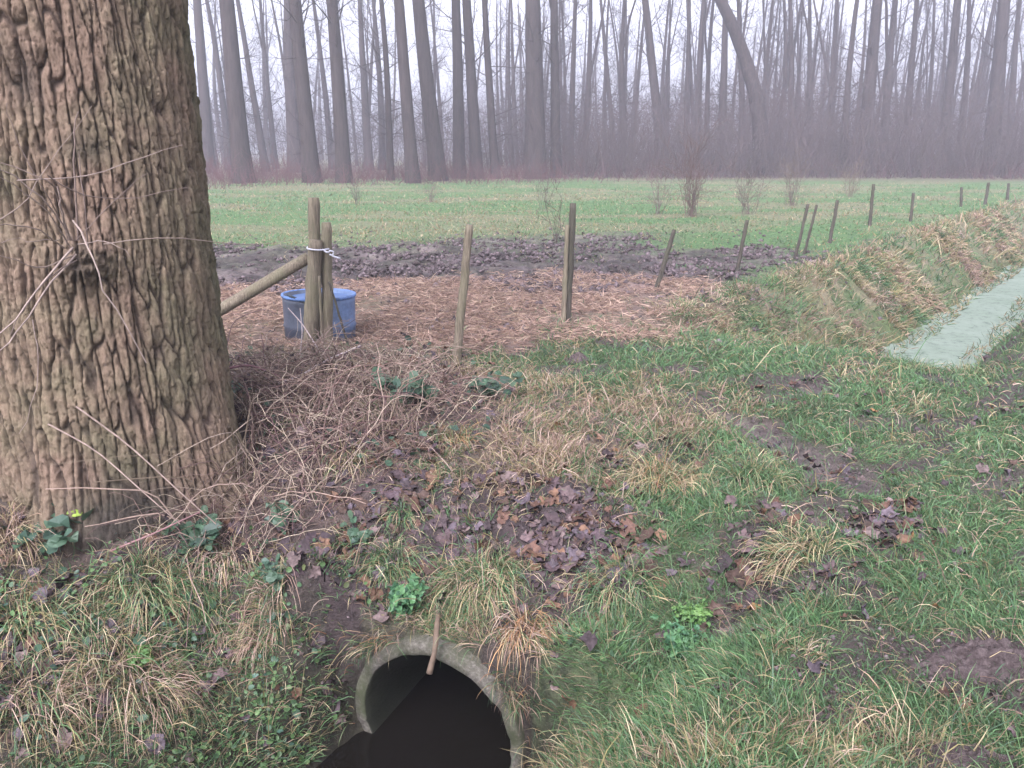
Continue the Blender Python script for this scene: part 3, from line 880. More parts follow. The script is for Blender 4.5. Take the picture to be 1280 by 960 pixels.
TREES = [
 (262,216,247,14,'straight grey trunk, first one clear of the big near tree'),
 (286,213,257,9,'slim leaning trunk, second one right of the big near tree'),
 (305,229,283,22,'thick brown trunk leaning left above the reddish scrub, near the big tree'),
 (333,215,298,9,'slim trunk just right of the thick left-leaning one'),
 (345,212,327,7,'thinnest stem in the gap left of the forked looking pair'),
 (369,216,365,17,'grey trunk touching the browner one above the corner posts'),
 (391,229,371,19,'brown thick trunk directly above the tall corner post'),
 (416,212,391,8,'slim trunk squeezed between the two thick ones above the corner posts'),
 (431,229,414,17,'thick trunk with two stems at its foot, right of the corner posts'),
 (461,214,450,10,'medium straight trunk above the right side of the blue tub'),
 (478,213,464,8,'slim pale trunk, left of the crooked dark sapling'),
 (488,226,470,8,'crooked dark thin tree with side branches, left of the broad double trunk'),
 (516,229,500,15,'dark trunk on the left of the broad double trunk'),
 (547,226,527,19,'broad grey trunk pressed against the darker one on its left'),
 (575,223,570,14,'left trunk of the upright twin pair above the lone leaning post'),
 (596,223,584,14,'right trunk of the upright twin pair above the lone leaning post'),
 (620,223,608,10,'medium trunk with a thin branch crossing it, right of the twin pair'),
 (670,223,665,24,'broadest trunk in the middle of the wood, left of the doubled post'),
 (695,222,694,12,'upright trunk right behind the broadest middle trunk'),
 (712,216,719,8,'slim trunk rising straight above the doubled post'),
 (730,214,736,8,'slim trunk a little right of the doubled post'),
 (769,212,751,7,'thin trunk leaning left in the middle of the wood'),
 (784,214,785,8,'thin upright trunk left of the leaning medium one'),
 (829,216,805,12,'medium trunk leaning left, above the far right-leaning short post'),
 (857,213,861,8,'slim upright trunk just above the bushy meadow shrub'),
 (871,214,881,9,'slim trunk leaning right beside the bushy meadow shrub'),
 (884,213,893,7,'thin trunk paired with a thicker one above the meadow shrubs'),
 (901,215,907,11,'medium grey trunk just left of the great curved tree'),
 (929,214,922,9,'hazy trunk seen behind the curved tree'),
 (948,213,966,7,'thin trunk leaning right, crossing the curved tree'),
 (970,213,976,7,'thin dark upright trunk right of the curved tree'),
 (986,215,985,9,'straight trunk above the close thin pair of posts'),
 (1014,213,1013,8,'slender straight trunk between the close thin pair and the tall dark post'),
 (1036,214,1048,9,'slim trunk leaning right above the leaning post'),
 (1054,218,1077,9,'dark bent trunk whose foot stands free of the brush'),
 (1080,218,1101,16,'thick hazy trunk above the tall dark bank post'),
 (1102,216,1120,11,'medium trunk leaning right, beside the thick hazy one'),
 (1130,215,1147,10,'medium trunk above the short bank post, leaning right'),
 (1150,212,1166,6,'thin pole right of the short bank post'),
 (1178,217,1200,12,'leaning trunk, left of a pair over the far fence posts'),
 (1197,214,1207,9,'upright trunk, right of a pair over the far fence posts'),
 (1236,218,1255,18,'thickest trunk near the right end of the wood'),
 (1259,214,1275,9,'slim trunk right of the thickest one at the wood end'),
]
for t in TREES:
    far_tree('bare_tree', t[0], t[1], t[2], t[3], t[4], 'bare trees at the edge of the wood')
# the curved one: bends left as it rises
d = flat(957, 219); d[2] = -.05
cp = np.array([at_y(957, 222, d[1]), at_y(953, 180, d[1]), at_y(945, 120, d[1]), at_y(932, 75, d[1]), at_y(915, 30, d[1]), at_y(898, -5, d[1]), at_y(880, -60, d[1]), at_y(868, -130, d[1]), at_y(865, -200, d[1])])
o = poly_tube('curved_tree', cp, np.array([.62, .50, .42, .38, .34, .30, .25, .18, .06]), M_fbark, S=10, K=24, cap=False)
tag(o, 'great curved tree bending left as it rises, over the meadow shrubs', 'tree', 'bare trees at the edge of the wood')
c = bpy.data.objects.new('crown', CRT[0]); COL.objects.link(c); c.parent = o; c.location = (-2.2, 0, 5.5); c.scale = (.9, .9, .9)
# thin trees deeper in
for i in range(150):
    yb = rng.uniform(200, 213)
    xb = rng.uniform(250, 1290) if i % 4 else rng.uniform(640, 1290)
    far_tree('thin_tree', xb, yb, xb + (xb - 640) * .055 + rng.normal(0, 12), rng.uniform(2.8, 6.5), 'thin bare tree deep in the misty wood, one of many alike', 'thin trees deep in the misty wood', h=20)

# brush along the wood: uncountable bare twigs
def brush(name, n_st, xs, ys, hmin, hmax, col, seed, dens=None, r=.014, child=(4, 3), spread_=.35):
    x = rng.uniform(*xs, n_st); y = rng.uniform(*ys, n_st)
    if dens is not None:
        k = rng.uniform(0, 1, n_st) < dens(x, y); x = x[k]; y = y[k]
    n = len(x); L = rng.uniform(hmin, hmax, n) * (.6 + .6 * vnoise(x * .25, y * .25, seed))
    d = np.stack([rng.normal(0, spread_, n), rng.normal(0, spread_, n), np.ones(n)], 1)
    br = branch_set(np.stack([x, y, height(x, y, False) - .05], 1), d, L, np.full(n, r), 4, .13, .02, child, .5, len(child))
    VV = []; QQ = []; o = 0
    for P, R in br:
        V, Q, _ = tubes(P, np.maximum(R, .0045), 3); VV.append(V); QQ.append(Q + o); o += len(V)
    V = np.concatenate(VV); Q = np.concatenate(QQ)
    ob = link(name, mesh(name, V, Q, None, np.array(col)[None] * (.7 + .6 * vnoise(V[:, 0], V[:, 1], seed))[:, None]), M_twig)
    return tag(ob, kind='stuff')
brush('undergrowth', 4200, (-14, 50), (46, 64), 1.4, 5.8, (.095, .070, .068), 3, lambda x, y: .10 + .90 * sstep(-8, 9, x), child=(4, 3), r=.018)
brush('undergrowth', 2600, (-4, 50), (46, 60), .8, 2.6, (.090, .068, .062), 13, lambda x, y: .15 + .85 * sstep(-4, 9, x), child=(5, 2), r=.020)
brush('undergrowth', 420, (-32, 0), (58, 95), 1.5, 5.5, (.095, .075, .075), 4, None, child=(4, 3))
brush('far_wood', 2600, (-70, 110), (85, 140), 3, 9, (.08, .062, .068), 5, None, r=.045, child=(5, 4), spread_=.22)
brush('bramble_scrub', 12000, (-26, 30), (33, 49), .35, 1.4, (.105, .055, .056), 6, lambda x, y: sstep(32.8 + .45 * np.clip(x + 12, 0, 26), 37.5 + .45 * np.clip(x + 12, 0, 26), y + 3.5 * vnoise(x * .3, y * .3, 8) - 1) * (.3 + .7 * vnoise(x * .6, y * .4, 18)) * (1 - .6 * sstep(0, 5, x)) , r=.012, child=(3,), spread_=.55)

# shrubs and saplings out on the meadow
def shrub(b, h, n, w, col, label, cat='shrub', name='bare_shrub'):
    p = flat(*b); p[2] = gz(p[0], p[1])
    root = bpy.data.objects.new(name, None); COL.objects.link(root); root.location = p
    d = np.stack([rng.normal(0, w, n), rng.normal(0, w, n), np.ones(n)], 1)
    b0 = np.stack([rng.normal(0, w * h * .25, n), rng.normal(0, w * h * .25, n), np.zeros(n) - .05], 1)
    br = branch_set(b0, d, h * rng.uniform(.6, 1.05, n), np.full(n, .008), 5, .1, .03, (4, 2), .5, 2)
    for nm, part in (('stems', br[:1]), ('twigs', br[1:])):
        VV = []; QQ = []; o = 0
        for P, R in part:
            V, Q, _ = tubes(P, np.maximum(R, .0035), 3); VV.append(V); QQ.append(Q + o); o += len(V)
        V = np.concatenate(VV)
        link(nm, mesh(nm, V, np.concatenate(QQ), None, np.tile(np.array(col), (len(V), 1))), M_twig, root)
    tag(root, label, cat, 'bare shrubs on the meadow')
shrub((864, 272), 1.55, 26, .17, (.13, .092, .082), 'bushiest reddish bare shrub on the meadow, behind the short leaning post')
shrub((935, 268), 1.35, 14, .30, (.13, .10, .09), 'open few-stemmed bare shrub behind the single leaning post')
shrub((988, 258), 1.15, 18, .2, (.15, .12, .10), 'small bare shrub just left of the close thin pair of posts')
shrub((822, 268), 1.2, 10, .25, (.13, .10, .09), 'sparse bare shrub left of the bushiest one')
shrub((1062, 246), 1.0, 16, .25, (.16, .13, .10), 'low bare shrub left of the tall dark bank post')
shrub((695, 302), .75, 4, .10, (.09, .075, .06), 'little dark sapling left of the doubled post', 'sapling', 'bare_sapling')
shrub((677, 262), 1.1, 4, .12, (.11, .09, .08), 'thin grey sapling behind the doubled post', 'sapling', 'bare_sapling')
shrub((446, 256), .9, 6, .18, (.11, .09, .08), 'thin sapling on the meadow right of the tall corner post', 'sapling', 'bare_sapling')
shrub((538, 252), .8, 7, .2, (.12, .09, .08), 'low sapling on the meadow between the corner posts and the lone post', 'sapling', 'bare_sapling')
# ------------------------------------------------------------------ grass
GREEN = np.array([[.060, .142, .050], [.075, .175, .060], [.108, .210, .075], [.066, .135, .070], [.155, .205, .090]])
GREEN = GREEN * .86 + .14 * GREEN.mean(1, keepdims=True) * np.array([1.25, 1.05, .9])
DRY = np.array([[.36, .29, .165], [.30, .235, .125], [.42, .35, .22], [.33, .225, .150], [.24, .205, .09]])
PINK = np.array([[.36, .25, .19], [.30, .20, .155], [.44, .33, .26], [.25, .16, .125]])
RUST = np.array([[.30, .155, .075], [.36, .22, .11], [.25, .13, .07]])

def normals(x, y):
    e = .03
    zx = (height(x + e, y) - height(x - e, y)) / (2 * e); zy = (height(x, y + e) - height(x, y - e)) / (2 * e)
    n = np.stack([-zx, -zy, np.ones_like(zx)], 1)
    return n / np.linalg.norm(n, axis=1, keepdims=True)

def in_trunk(x, y):
    return np.hypot(x - TC[0], y - TC[1]) < .62

def surf(x, y):
    return height(x, y)

def grass_field(n, r0, r1, K, name, hs=1.0):
    r = np.exp(rng.uniform(math.log(r0), math.log(r1), n)); a = rng.uniform(radians(-47), radians(47), n)
    x = r * np.sin(a); y = r * np.cos(a)
    u, v = uv(x, y); z = height(x, y); m = masks(x, y)
    patch = fbm(x * 1.6, y * 1.6, 3, 201) * .5 + .5
    bare = sstep(.50, .65, fbm(x * 3.2, y * 3.2, 4, 207) * .5 + .5)
    D = 1.0 - .80 * bare * (r < 14)
    D *= (1 - .95 * m['mud']) * (1 - .97 * m['straw']) * (1 - .62 * m['soil']) * (1 - .93 * m['track']) * (1 - .80 * m['bram']) * (1 - .45 * m['leftb'])
    D *= np.where(z < WATER + .03, 0, 1)
    D *= np.where(r > 30, .8, 1)
    s = (x - P0[0]) * AX[0] + (y - P0[1]) * AX[1]; l = (x - P0[0]) * BX[0] + (y - P0[1]) * BX[1]
    D *= np.where((np.abs(l) < .43) & (s < .07) & (s > -.6), 0, 1)
    D *= np.where(in_trunk(x, y), 0, 1)
    D *= np.where((y > 38) & (y + .1 * x > 41), .25, 1)
    k = rng.uniform(0, 1, n) < D
    x, y, z, u, v, r, patch = x[k], y[k], z[k], u[k], v[k], r[k], patch[k]
    m = {q: w[k] for q, w in m.items()}
    N = len(x)
    dry = .07 + .17 * (x < .6) + .55 * sstep(.50, .75, fbm(x * 1.9 + 7, y * 1.9, 4, 211) * .5 + .5) + .75 * m['fbank'] * sstep(.47, .58, fbm(x * 1.1, y * 1.1, 4, 213) * .5 + .5) + .50 * m['dryc'] + .30 * m['bram'] + .02 * m['leftb'] + .12 * m['lane']
    dry += .32 * sstep(9, 22, r) * sstep(.42, .6, fbm(x * .35, y * .7, 4, 29) * .5 + .5) * (v < -4)
    dry -= .22 * sstep(-.15, .6, x) * (r < 8)
    isdry = rng.uniform(0, 1, N) < np.clip(dry, .05, .93)
    g = GREEN[rng.choice(5, N, p=[.28, .28, .2, .14, .1])] * (.75 + .5 * patch)[:, None]
    dr = DRY[rng.choice(5, N)]
    pk = rng.uniform(0, 1, N) < (.15 + .5 * m['dryc'] + .4 * m['bram'])
    dr = np.where(pk[:, None], PINK[rng.choice(4, N)], dr)
    col = np.where(isdry[:, None], dr * rng.uniform(.6, 1.1, N)[:, None], g * rng.uniform(.7, 1.25, N)[:, None])
    L = rng.lognormal(math.log(.043), .45, N) * (1 + .45 * patch) * (1 + 1.2 * m['fbank'] * patch) * (1 + .6 * m['dryc'] + .5 * m['leftb'])
    L *= np.where(isdry, 1.25, 1.0) * np.clip((r / 5) ** .25, .95, 1.7)
    L *= np.where((v < -4) & (r > 9), .55, 1)
    L *= hs * (1 - .35 * m['lane'])
    W = .0034 * np.clip(r / 3.2, .9, 9) ** .9 * rng.uniform(.6, 1.4, N)
    nr = normals(x, y)
    lean = rng.normal(0, .72, (N, 3)); lean[:, 2] = 0
    clump = np.stack([fbm(x * 4, y * 4, 2, 221), fbm(x * 4, y * 4, 2, 222), 0 * x], 1) * .9
    down = nr.copy(); down[:, 2] = 0
    d0 = nr * .25 + np.array([0, 0, .85]) + lean + clump + down * .35
    bend = rng.uniform(.12, .75, N) * np.where(isdry, 1.3, 1)
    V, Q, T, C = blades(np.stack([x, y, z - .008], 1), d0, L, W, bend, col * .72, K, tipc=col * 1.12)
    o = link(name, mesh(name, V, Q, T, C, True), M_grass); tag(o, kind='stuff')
grass_field(400000, 1.35, 7.5, 3, 'grass')
grass_field(150000, 1.35, 6.0, 2, 'grass', .5)
grass_field(170000, 7.5, 48.0, 2, 'grass')
def straws(n):
    r = np.exp(rng.uniform(math.log(1.4), math.log(9), n)); a = rng.uniform(radians(-42), radians(42), n)
    x = r * np.sin(a); y = r * np.cos(a); z = height(x, y); m = masks(x, y)
    s = (x - P0[0]) * AX[0] + (y - P0[1]) * AX[1]; l = (x - P0[0]) * BX[0] + (y - P0[1]) * BX[1]
    k = (rng.uniform(0, 1, n) > .6 * m['straw'] + .5 * m['track'] + .3 * m['soil']) & ~in_trunk(x, y) & (z > WATER + .04) & ~((np.abs(l) < .5) & (s < .07) & (s > -1.6))
    x, y, z, r = x[k], y[k], z[k], r[k]; N = len(x)
    d0 = rng.normal(0, 1, (N, 3)); d0[:, 2] = rng.uniform(.15, .8, N)
    col = np.concatenate([DRY, PINK])[rng.choice(9, N)] * rng.uniform(.6, 1.25, N)[:, None]
    V, Q, T, C = blades(np.stack([x, y, z + .004], 1), d0, rng.uniform(.06, .19, N), .0028 * np.clip(r / 3, .9, 3) * rng.uniform(.6, 1.3, N), rng.uniform(.2, .7, N), col, 4)
    tag(link('dead_grass', mesh('dead_grass', V, Q, T, C), M_grass), kind='stuff')
straws(9000)
# grass and dead stems hanging round the mouth of the pipe
def fringe():
    n = 2600
    a = rng.uniform(radians(-25), radians(205), n); rad = PR + np.abs(rng.normal(.0, .09, n)) + .015
    l = rad * np.cos(a); zz = PZ + rad * np.sin(a); s = rng.uniform(-.022, .004, n)
    x = P0[0] + BX[0] * l + AX[0] * s; y = P0[1] + BX[1] * l + AX[1] * s
    z = np.maximum(zz, WATER + .05)
    gap = sstep(.40, .60, fbm(a * 3.0, rad * 5, 3, 611) * .5 + .5)
    k = rng.uniform(0, 1, n) < gap * (1 - .4 * (np.sin(a) < .3))
    x, y, z, l = x[k], y[k], z[k], l[k]; n = len(x)
    ff = -rng.uniform(.5, 1.6, n); gg = rng.normal(0, .5, n) + 1.2 * l
    d0 = np.stack([ff * AX[0] + gg * BX[0], ff * AX[1] + gg * BX[1], rng.uniform(.2, 1.1, n)], 1)
    dd = rng.uniform(0, 1, n) < .55
    col = np.where(dd[:, None], np.concatenate([DRY, PINK, RUST])[rng.choice(12, n)], GREEN[rng.choice(5, n)]) * rng.uniform(.5, 1.1, n)[:, None]
    V, Q, T, C = blades(np.stack([x, y, z], 1), d0, rng.uniform(.05, .15, n), rng.uniform(.002, .0042, n), rng.uniform(.2, .65, n), col * .75, 5, tipc=col)
    tag(link('grass', mesh('grass', V, Q, T, C), M_grass), kind='stuff')
fringe()

def bank_clumps(n):
    u = rng.uniform(7.3, 26, n); t = rng.uniform(-1.8, -.5, n)
    P = u[:, None] * DU[None] + (VC + t)[:, None] * np.array([[DU[1], -DU[0]]])
    k = .62 * sstep(.46, .62, fbm(P[:, 0] * .9, P[:, 1] * .9, 3, 713) * .5 + .5) > rng.uniform(0, 1, n); P = P[k]; n = len(P)
    m = 46
    base = np.repeat(P, m, 0) + rng.normal(0, .085, (n * m, 2)); x, y = base.T
    nr = normals(x, y); dn = nr.copy(); dn[:, 2] = 0
    d0 = np.array([0, 0, .8]) + dn * 1.0 + rng.normal(0, .4, (n * m, 3))
    cc = np.concatenate([DRY, PINK, GREEN[:3]])[rng.choice(12, n, p=[.10] * 5 + [.05] * 4 + [.10] * 3)] * rng.uniform(.75, 1.2, (n, 1))
    col = np.repeat(cc, m, 0) * rng.uniform(.6, 1.25, (n * m, 1))
    r = np.hypot(x, y)
    V, Q, T, C = blades(np.stack([x, y, height(x, y) - .01], 1), d0, rng.uniform(.07, .23, n * m), .0035 * np.clip(r / 4, 1, 6) * rng.uniform(.6, 1.3, n * m), rng.uniform(.3, .9, n * m), col * .65, 4, tipc=col * 1.15)
    tag(link('long_dry_grass', mesh('long_dry_grass', V, Q, T, C), M_grass), kind='stuff')
bank_clumps(1500)
def margin(n):
    u = rng.uniform(8.2, 30, n); sd = rng.uniform(0, 1, n) < .6
    t = np.where(sd, -.42 - np.abs(rng.normal(0, .14, n)) + .10, .36 + np.abs(rng.normal(0, .12, n)) - .10) + 0.09 * fbm(u * 0.9, u * 0, 2, 40)
    P = u[:, None] * DU[None] + (VC + t)[:, None] * np.array([[DU[1], -DU[0]]]); x, y = P.T
    d0 = rng.normal(0, .5, (n, 3)); d0[:, 2] = rng.uniform(.2, .9, n)
    col = np.concatenate([DRY, GREEN])[rng.choice(10, n)] * rng.uniform(.5, 1.1, (n, 1))
    r = np.hypot(x, y)
    V, Q, T, C = blades(np.stack([x, y, np.maximum(height(x, y), WATER + .01)], 1), d0, rng.uniform(.05, .17, n), .0035 * np.clip(r / 4, 1, 6), rng.uniform(.2, .8, n), col * .8, 3, tipc=col)
    tag(link('long_dry_grass', mesh('long_dry_grass', V, Q, T, C), M_grass), kind='stuff')
margin(2600)
# tussocks: countable clumps of long drooping blades
def tussock(b, rad, n, L0, mix, label, lean=(0, 0), hang=.55, seed=0):
    p = ground(*b); root_p = p.copy()
    a = rng.uniform(0, 2 * pi, n); q = rad * np.sqrt(rng.uniform(0, 1, n)) * .8
    x = p[0] + q * np.cos(a); y = p[1] + q * np.sin(a) * .8
    z = height(x, y) - .01
    nr = normals(x, y); dn = nr.copy(); dn[:, 2] = 0
    out = np.stack([np.cos(a), np.sin(a), 0 * a], 1) * (q / rad)[:, None]
    d0 = np.array([lean[0], lean[1], .95]) + out * .9 + dn * .8 + rng.normal(0, .36, (n, 3))
    L = L0 * rng.uniform(.4, 1.3, n)
    pals = {'g': GREEN, 'd': DRY, 'p': PINK, 'r': RUST}
    ks = list(mix); w = np.array([mix[k] for k in ks], float); w /= w.sum()
    ch = rng.choice(len(ks), n, p=w); col = np.zeros((n, 3))
    for i, k in enumerate(ks):
        s = ch == i; col[s] = pals[k][rng.choice(len(pals[k]), s.sum())]
    col *= rng.uniform(.65, 1.2, n)[:, None]
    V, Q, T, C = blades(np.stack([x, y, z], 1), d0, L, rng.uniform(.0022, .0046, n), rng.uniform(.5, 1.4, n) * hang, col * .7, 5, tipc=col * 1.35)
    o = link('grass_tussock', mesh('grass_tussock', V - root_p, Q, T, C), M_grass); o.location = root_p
    tag(o, label, 'grass tussock', 'long grass tussocks on the bank')
TS = [
 ((1138, 462), .20, 420, .20, {'g': 7, 'd': 2}, 'dark green tuft at the near end of the duckweed water', (0, 0), .6),
 ((1215, 468), .20, 300, .17, {'g': 5, 'd': 4}, 'thin grass tuft at the near right corner of the duckweed water', (0, 0), .6),
 ((45, 880), .15, 380, .24, {'d': 4, 'p': 2, 'g': 4}, 'mixed green and straw tussock in the bottom left corner, under the yellow green one', (.1, -.2), .7),
 ((115, 790), .10, 240, .20, {'d': 5, 'g': 5}, 'small yellow green tussock between the two big ones at the left', (0, -.2), .7),
 ((255, 755), .10, 220, .18, {'g': 5, 'd': 2}, 'short green tussock left of the dry hanging pinkish one', (0, -.2), .7),
 ((190, 735), .17, 520, .30, {'g': 4, 'd': 4}, 'green and yellow tussock on the bank just below the big trunk', (.1, -.2), .75),
 ((165, 850), .20, 700, .30, {'d': 3, 'p': 4, 'g': 2}, 'largest pale straw tussock low on the bank at the bottom left', (0, -.2), .8),
 ((335, 775), .13, 300, .22, {'p': 5, 'd': 2, 'g': 1}, 'dry pinkish tussock hanging down the bank left of the pipe', (0, -.4), 1.0),
 ((275, 805), .09, 180, .16, {'p': 5, 'd': 2}, 'small dry pinkish tussock left of the larger hanging one', (0, -.4), 1.0),
 ((30, 775), .17, 460, .28, {'d': 5, 'g': 4}, 'yellow green tussock at the left edge, level with the green and yellow one', (.1, -.2), .7),
 ((600, 730), .16, 620, .24, {'g': 5, 'd': 3, 'p': 1}, 'broad green and tan tussock drooping over the top of the pipe', (0, -.3), .8),
 ((655, 790), .09, 300, .22, {'r': 4, 'd': 3, 'p': 2}, 'rusty dry tussock drooping beside the upper right of the pipe rim', (0, -.4), .9),
 ((825, 605), .17, 560, .26, {'d': 6, 'g': 2, 'r': 1}, 'big yellow straw tussock at the head of the slope right of the leaf litter', (-.1, -.3), .7),
 ((945, 600), .17, 520, .24, {'g': 6, 'd': 2}, 'tall green tussock above the bare earth hollow right of centre', (0, -.2), .6),
 ((770, 735), .15, 480, .22, {'g': 6, 'd': 3}, 'green tussock leaning left beside the leaf filled gully', (-.2, -.2), .7),
 ((700, 570), .16, 420, .22, {'p': 5, 'd': 4}, 'pinkish dry tussock at the top of the leaf litter slope', (0, -.2), .7),
 ((435, 580), .07, 170, .20, {'d': 5, 'g': 2}, 'narrow straw tuft at the edge of the brambles above the leaf slope', (0, -.2), .7),
 ((565, 550), .13, 300, .20, {'d': 4, 'g': 3, 'r': 2}, 'mixed rusty and green tussock right of the brambles', (0, -.2), .7),
 ((500, 645), .06, 130, .15, {'g': 5, 'd': 2}, 'small green tuft alone in the dark leaf litter', (0, -.2), .7),
 ((490, 705), .10, 280, .22, {'g': 6, 'd': 2}, 'upright green tuft beside the nettle above the pipe', (0, -.2), .7),
 ((1000, 700), .14, 340, .24, {'d': 5, 'g': 2}, 'long yellow tussock falling over the bare earth hollow', (-.4, -.2), .6),
 ((12, 670), .14, 330, .26, {'p': 4, 'd': 4}, 'pale dry tussock at the left edge beside the foot of the big tree', (.2, -.3), .7),
 ((285, 700), .14, 300, .22, {'p': 4, 'd': 3, 'g': 1}, 'dry tussock beneath the bramble leaves right of the trunk foot', (0, -.4), .9),
 ((690, 480), .18, 360, .17, {'p': 3, 'd': 4, 'g': 1}, 'low dry tussock on the crest near the muddy clod', (0, -.1), .6),
 ((590, 470), .13, 260, .20, {'d': 4, 'p': 2}, 'dry tussock round the foot of the lone leaning post', (0, -.1), .6),
]
for t in TS: tussock(*t[:5], t[5], t[6], t[7])

# ------------------------------------------------------------------ litter
def scatter_leaves(name, polys, n, smin, smax, pal, kind, lift=.012, curl=.35, tilt=.35, mat=M_litter, keep=None):
    bx = np.concatenate(polys); lo = bx.min(0) - .25; hi = bx.max(0) + .25
    x = rng.uniform(lo[0], hi[0], n); y = rng.uniform(lo[1], hi[1], n)
    k = np.zeros(n, bool)
    for i, p in enumerate(polys):
        k |= rng.uniform(0, 1, n) < softpoly(x, y, p, .30, 3000 + 37 * i) * (.25 + .75 * sstep(.42, .6, fbm(x * 3.4, y * 3.4, 3, 333) * .5 + .5))
    k &= ~in_trunk(x, y)
    s = (x - P0[0]) * AX[0] + (y - P0[1]) * AX[1]; l = (x - P0[0]) * BX[0] + (y - P0[1]) * BX[1]
    k &= ~((np.abs(l) < .44) & (s < .09) & (s > -.6)) & (height(x, y) > WATER + .02)
    if keep is not None: k &= rng.uniform(0, 1, n) < keep(x, y)
    x, y = x[k], y[k]; N = len(x)
    nr = normals(x, y) + rng.normal(0, tilt, (N, 3)); z = height(x, y) + rng.uniform(.0, 1, N) * lift + .004
    pal = np.asarray(pal); col = pal[rng.choice(len(pal), N)] * rng.uniform(.7, 1.3, N)[:, None]
    V, T, C = leaves(np.stack([x, y, z], 1), nr, rng.uniform(0, 2 * pi, N), rng.uniform(smin, smax, N), col, kind, .25, curl)
    o = link(name, mesh(name, V, None, T, C, True), mat); return tag(o, kind='stuff')
LEAFPAL = [[.11, .062, .040], [.06, .038, .030], [.070, .047, .050], [.058, .040, .045], [.085, .058, .058], [.045, .033, .035], [.115, .083, .078], [.085, .046, .034], [.078, .060, .070]]
scatter_leaves('leaf_litter', SOIL[:3], 9000, .025, .105, LEAFPAL, 'lobed', .018, .22, .28)
scatter_leaves('leaf_litter', [BRAM], 1900, .04, .10, LEAFPAL, 'lobed', .02, .3, .35)
scatter_leaves('leaf_litter', SOIL[3:] + TRACK, 500, .04, .09, LEAFPAL, 'lobed', .02, .3, .35)
scatter_leaves('ground_cover', [LEFTB, BRAM], 1500, .025, .06, [[.040, .078, .046], [.050, .092, .055], [.035, .066, .045]], 'round', .09, .2, .55, M_leaf)
scatter_leaves('leaf_litter', [LEFTB], 1700, .04, .10, LEAFPAL, 'lobed', .03, .5, .4)
scatter_leaves('leaf_litter', [gpoly([(640, 470), (1280, 470), (1280, 960), (700, 960)])], 420, .03, .085, LEAFPAL + [[.2, .11, .05]], 'lobed', .03, .5, .5)
scatter_leaves('leaf_litter', [gpoly([(300, 560), (620, 540), (1000, 560), (1010, 760), (860, 800), (560, 780), (330, 760)])], 1100, .025, .10, LEAFPAL, 'lobed', .02, .25, .4)
scatter_leaves('leaf_litter', [gpoly([(350, 690), (460, 690), (470, 770), (430, 810), (360, 800)])], 520, .03, .10, LEAFPAL, 'lobed', .02, .3, .4)
def crumbs(name, n, dens, r0, r1, s0, s1, seed):
    r = np.exp(rng.uniform(math.log(r0), math.log(r1), n)); a = rng.uniform(radians(-44), radians(44), n)
    x = r * np.sin(a); y = r * np.cos(a); m = masks(x, y)
    k = (rng.uniform(0, 1, n) < dens(x, y, m)) & ~in_trunk(x, y) & (height(x, y) > WATER + .03)
    s_ = (x - P0[0]) * AX[0] + (y - P0[1]) * AX[1]; l_ = (x - P0[0]) * BX[0] + (y - P0[1]) * BX[1]
    k &= ~((np.abs(l_) < .44) & (s_ < .09) & (s_ > -.6))
    x, y = x[k], y[k]; N = len(x)
    sz = np.exp(rng.uniform(math.log(s0), math.log(s1), N))
    oct_ = np.array([[1, 0, 0], [.3, .95, 0], [-.8, .6, 0], [-.8, -.6, 0], [.3, -.95, 0], [0, 0, .8], [.1, 0, -.6]])
    V = oct_[None] * sz[:, None, None] * rng.uniform(.6, 1.25, (N, 7, 1)) + rng.normal(0, .15, (N, 7, 3)) * sz[:, None, None]
    th = rng.uniform(0, 2 * pi, N); cs, sn = np.cos(th)[:, None], np.sin(th)[:, None]
    V = np.stack([V[..., 0] * cs - V[..., 1] * sn + x[:, None], V[..., 0] * sn + V[..., 1] * cs + y[:, None], V[..., 2] + (height(x, y) + .15 * sz)[:, None]], -1)
    f = np.array([[i, (i + 1) % 5, 5] for i in range(5)] + [[(i + 1) % 5, i, 6] for i in range(5)])
    T = (np.arange(N) * 7)[:, None, None] + f[None]
    col = np.array([[.065, .049, .050], [.090, .068, .070], [.12, .092, .095], [.05, .038, .036]])[rng.choice(4, N)] * rng.uniform(.7, 1.3, (N, 1))
    tag(link(name, mesh(name, V.reshape(-1, 3), None, T.reshape(-1, 3), np.repeat(col, 7, 0), True), M_litter), kind='stuff')
crumbs('mud', 42000, lambda x, y, m: np.clip(m['mud'] * 1.1 + .35 * m['straw'] * sstep(.5, .62, fbm(x * 1.4, y * 1.4, 4, 501) * .5 + .5) + .05, 0, 1) * (.15 + .85 * sstep(.4, .65, vnoise(x * 1.3, y * 1.3, 88))), 7, 17, .012, .055, 1)
crumbs('dirt', 26000, lambda x, y, m: np.clip(.9 * m['track'] + .7 * m['soil'] + .9 * sstep(.49, .64, fbm(x * 3.2, y * 3.2, 4, 207) * .5 + .5), 0, 1) * .8, 1.5, 7, .003, .014, 2)
scatter_leaves('leaf_litter', [BRAM], 420, .04, .09, LEAFPAL + [[.13, .08, .05]], 'lobed', .16, .4, .8)
STRAWPAL = [[.37, .25, .19], [.32, .21, .16], [.43, .31, .24], [.26, .17, .13], [.35, .26, .18], [.17, .11, .09]]
lo_ = STRAW.min(0) - .4; hi_ = STRAW.max(0) + .4; n_ = 110000
x_ = rng.uniform(lo_[0], hi_[0], n_); y_ = rng.uniform(lo_[1], hi_[1], n_)
k_ = rng.uniform(0, 1, n_) < softpoly(x_, y_, STRAW, .85, 100) * (.12 + .88 * sstep(.35, .6, fbm(x_ * 1.4, y_ * 1.4, 4, 501) * .5 + .5))
x_, y_ = x_[k_], y_[k_]; n_ = len(x_)
d_ = rng.normal(0, 1, (n_, 3)); d_[:, 2] = rng.uniform(-.05, .45, n_)
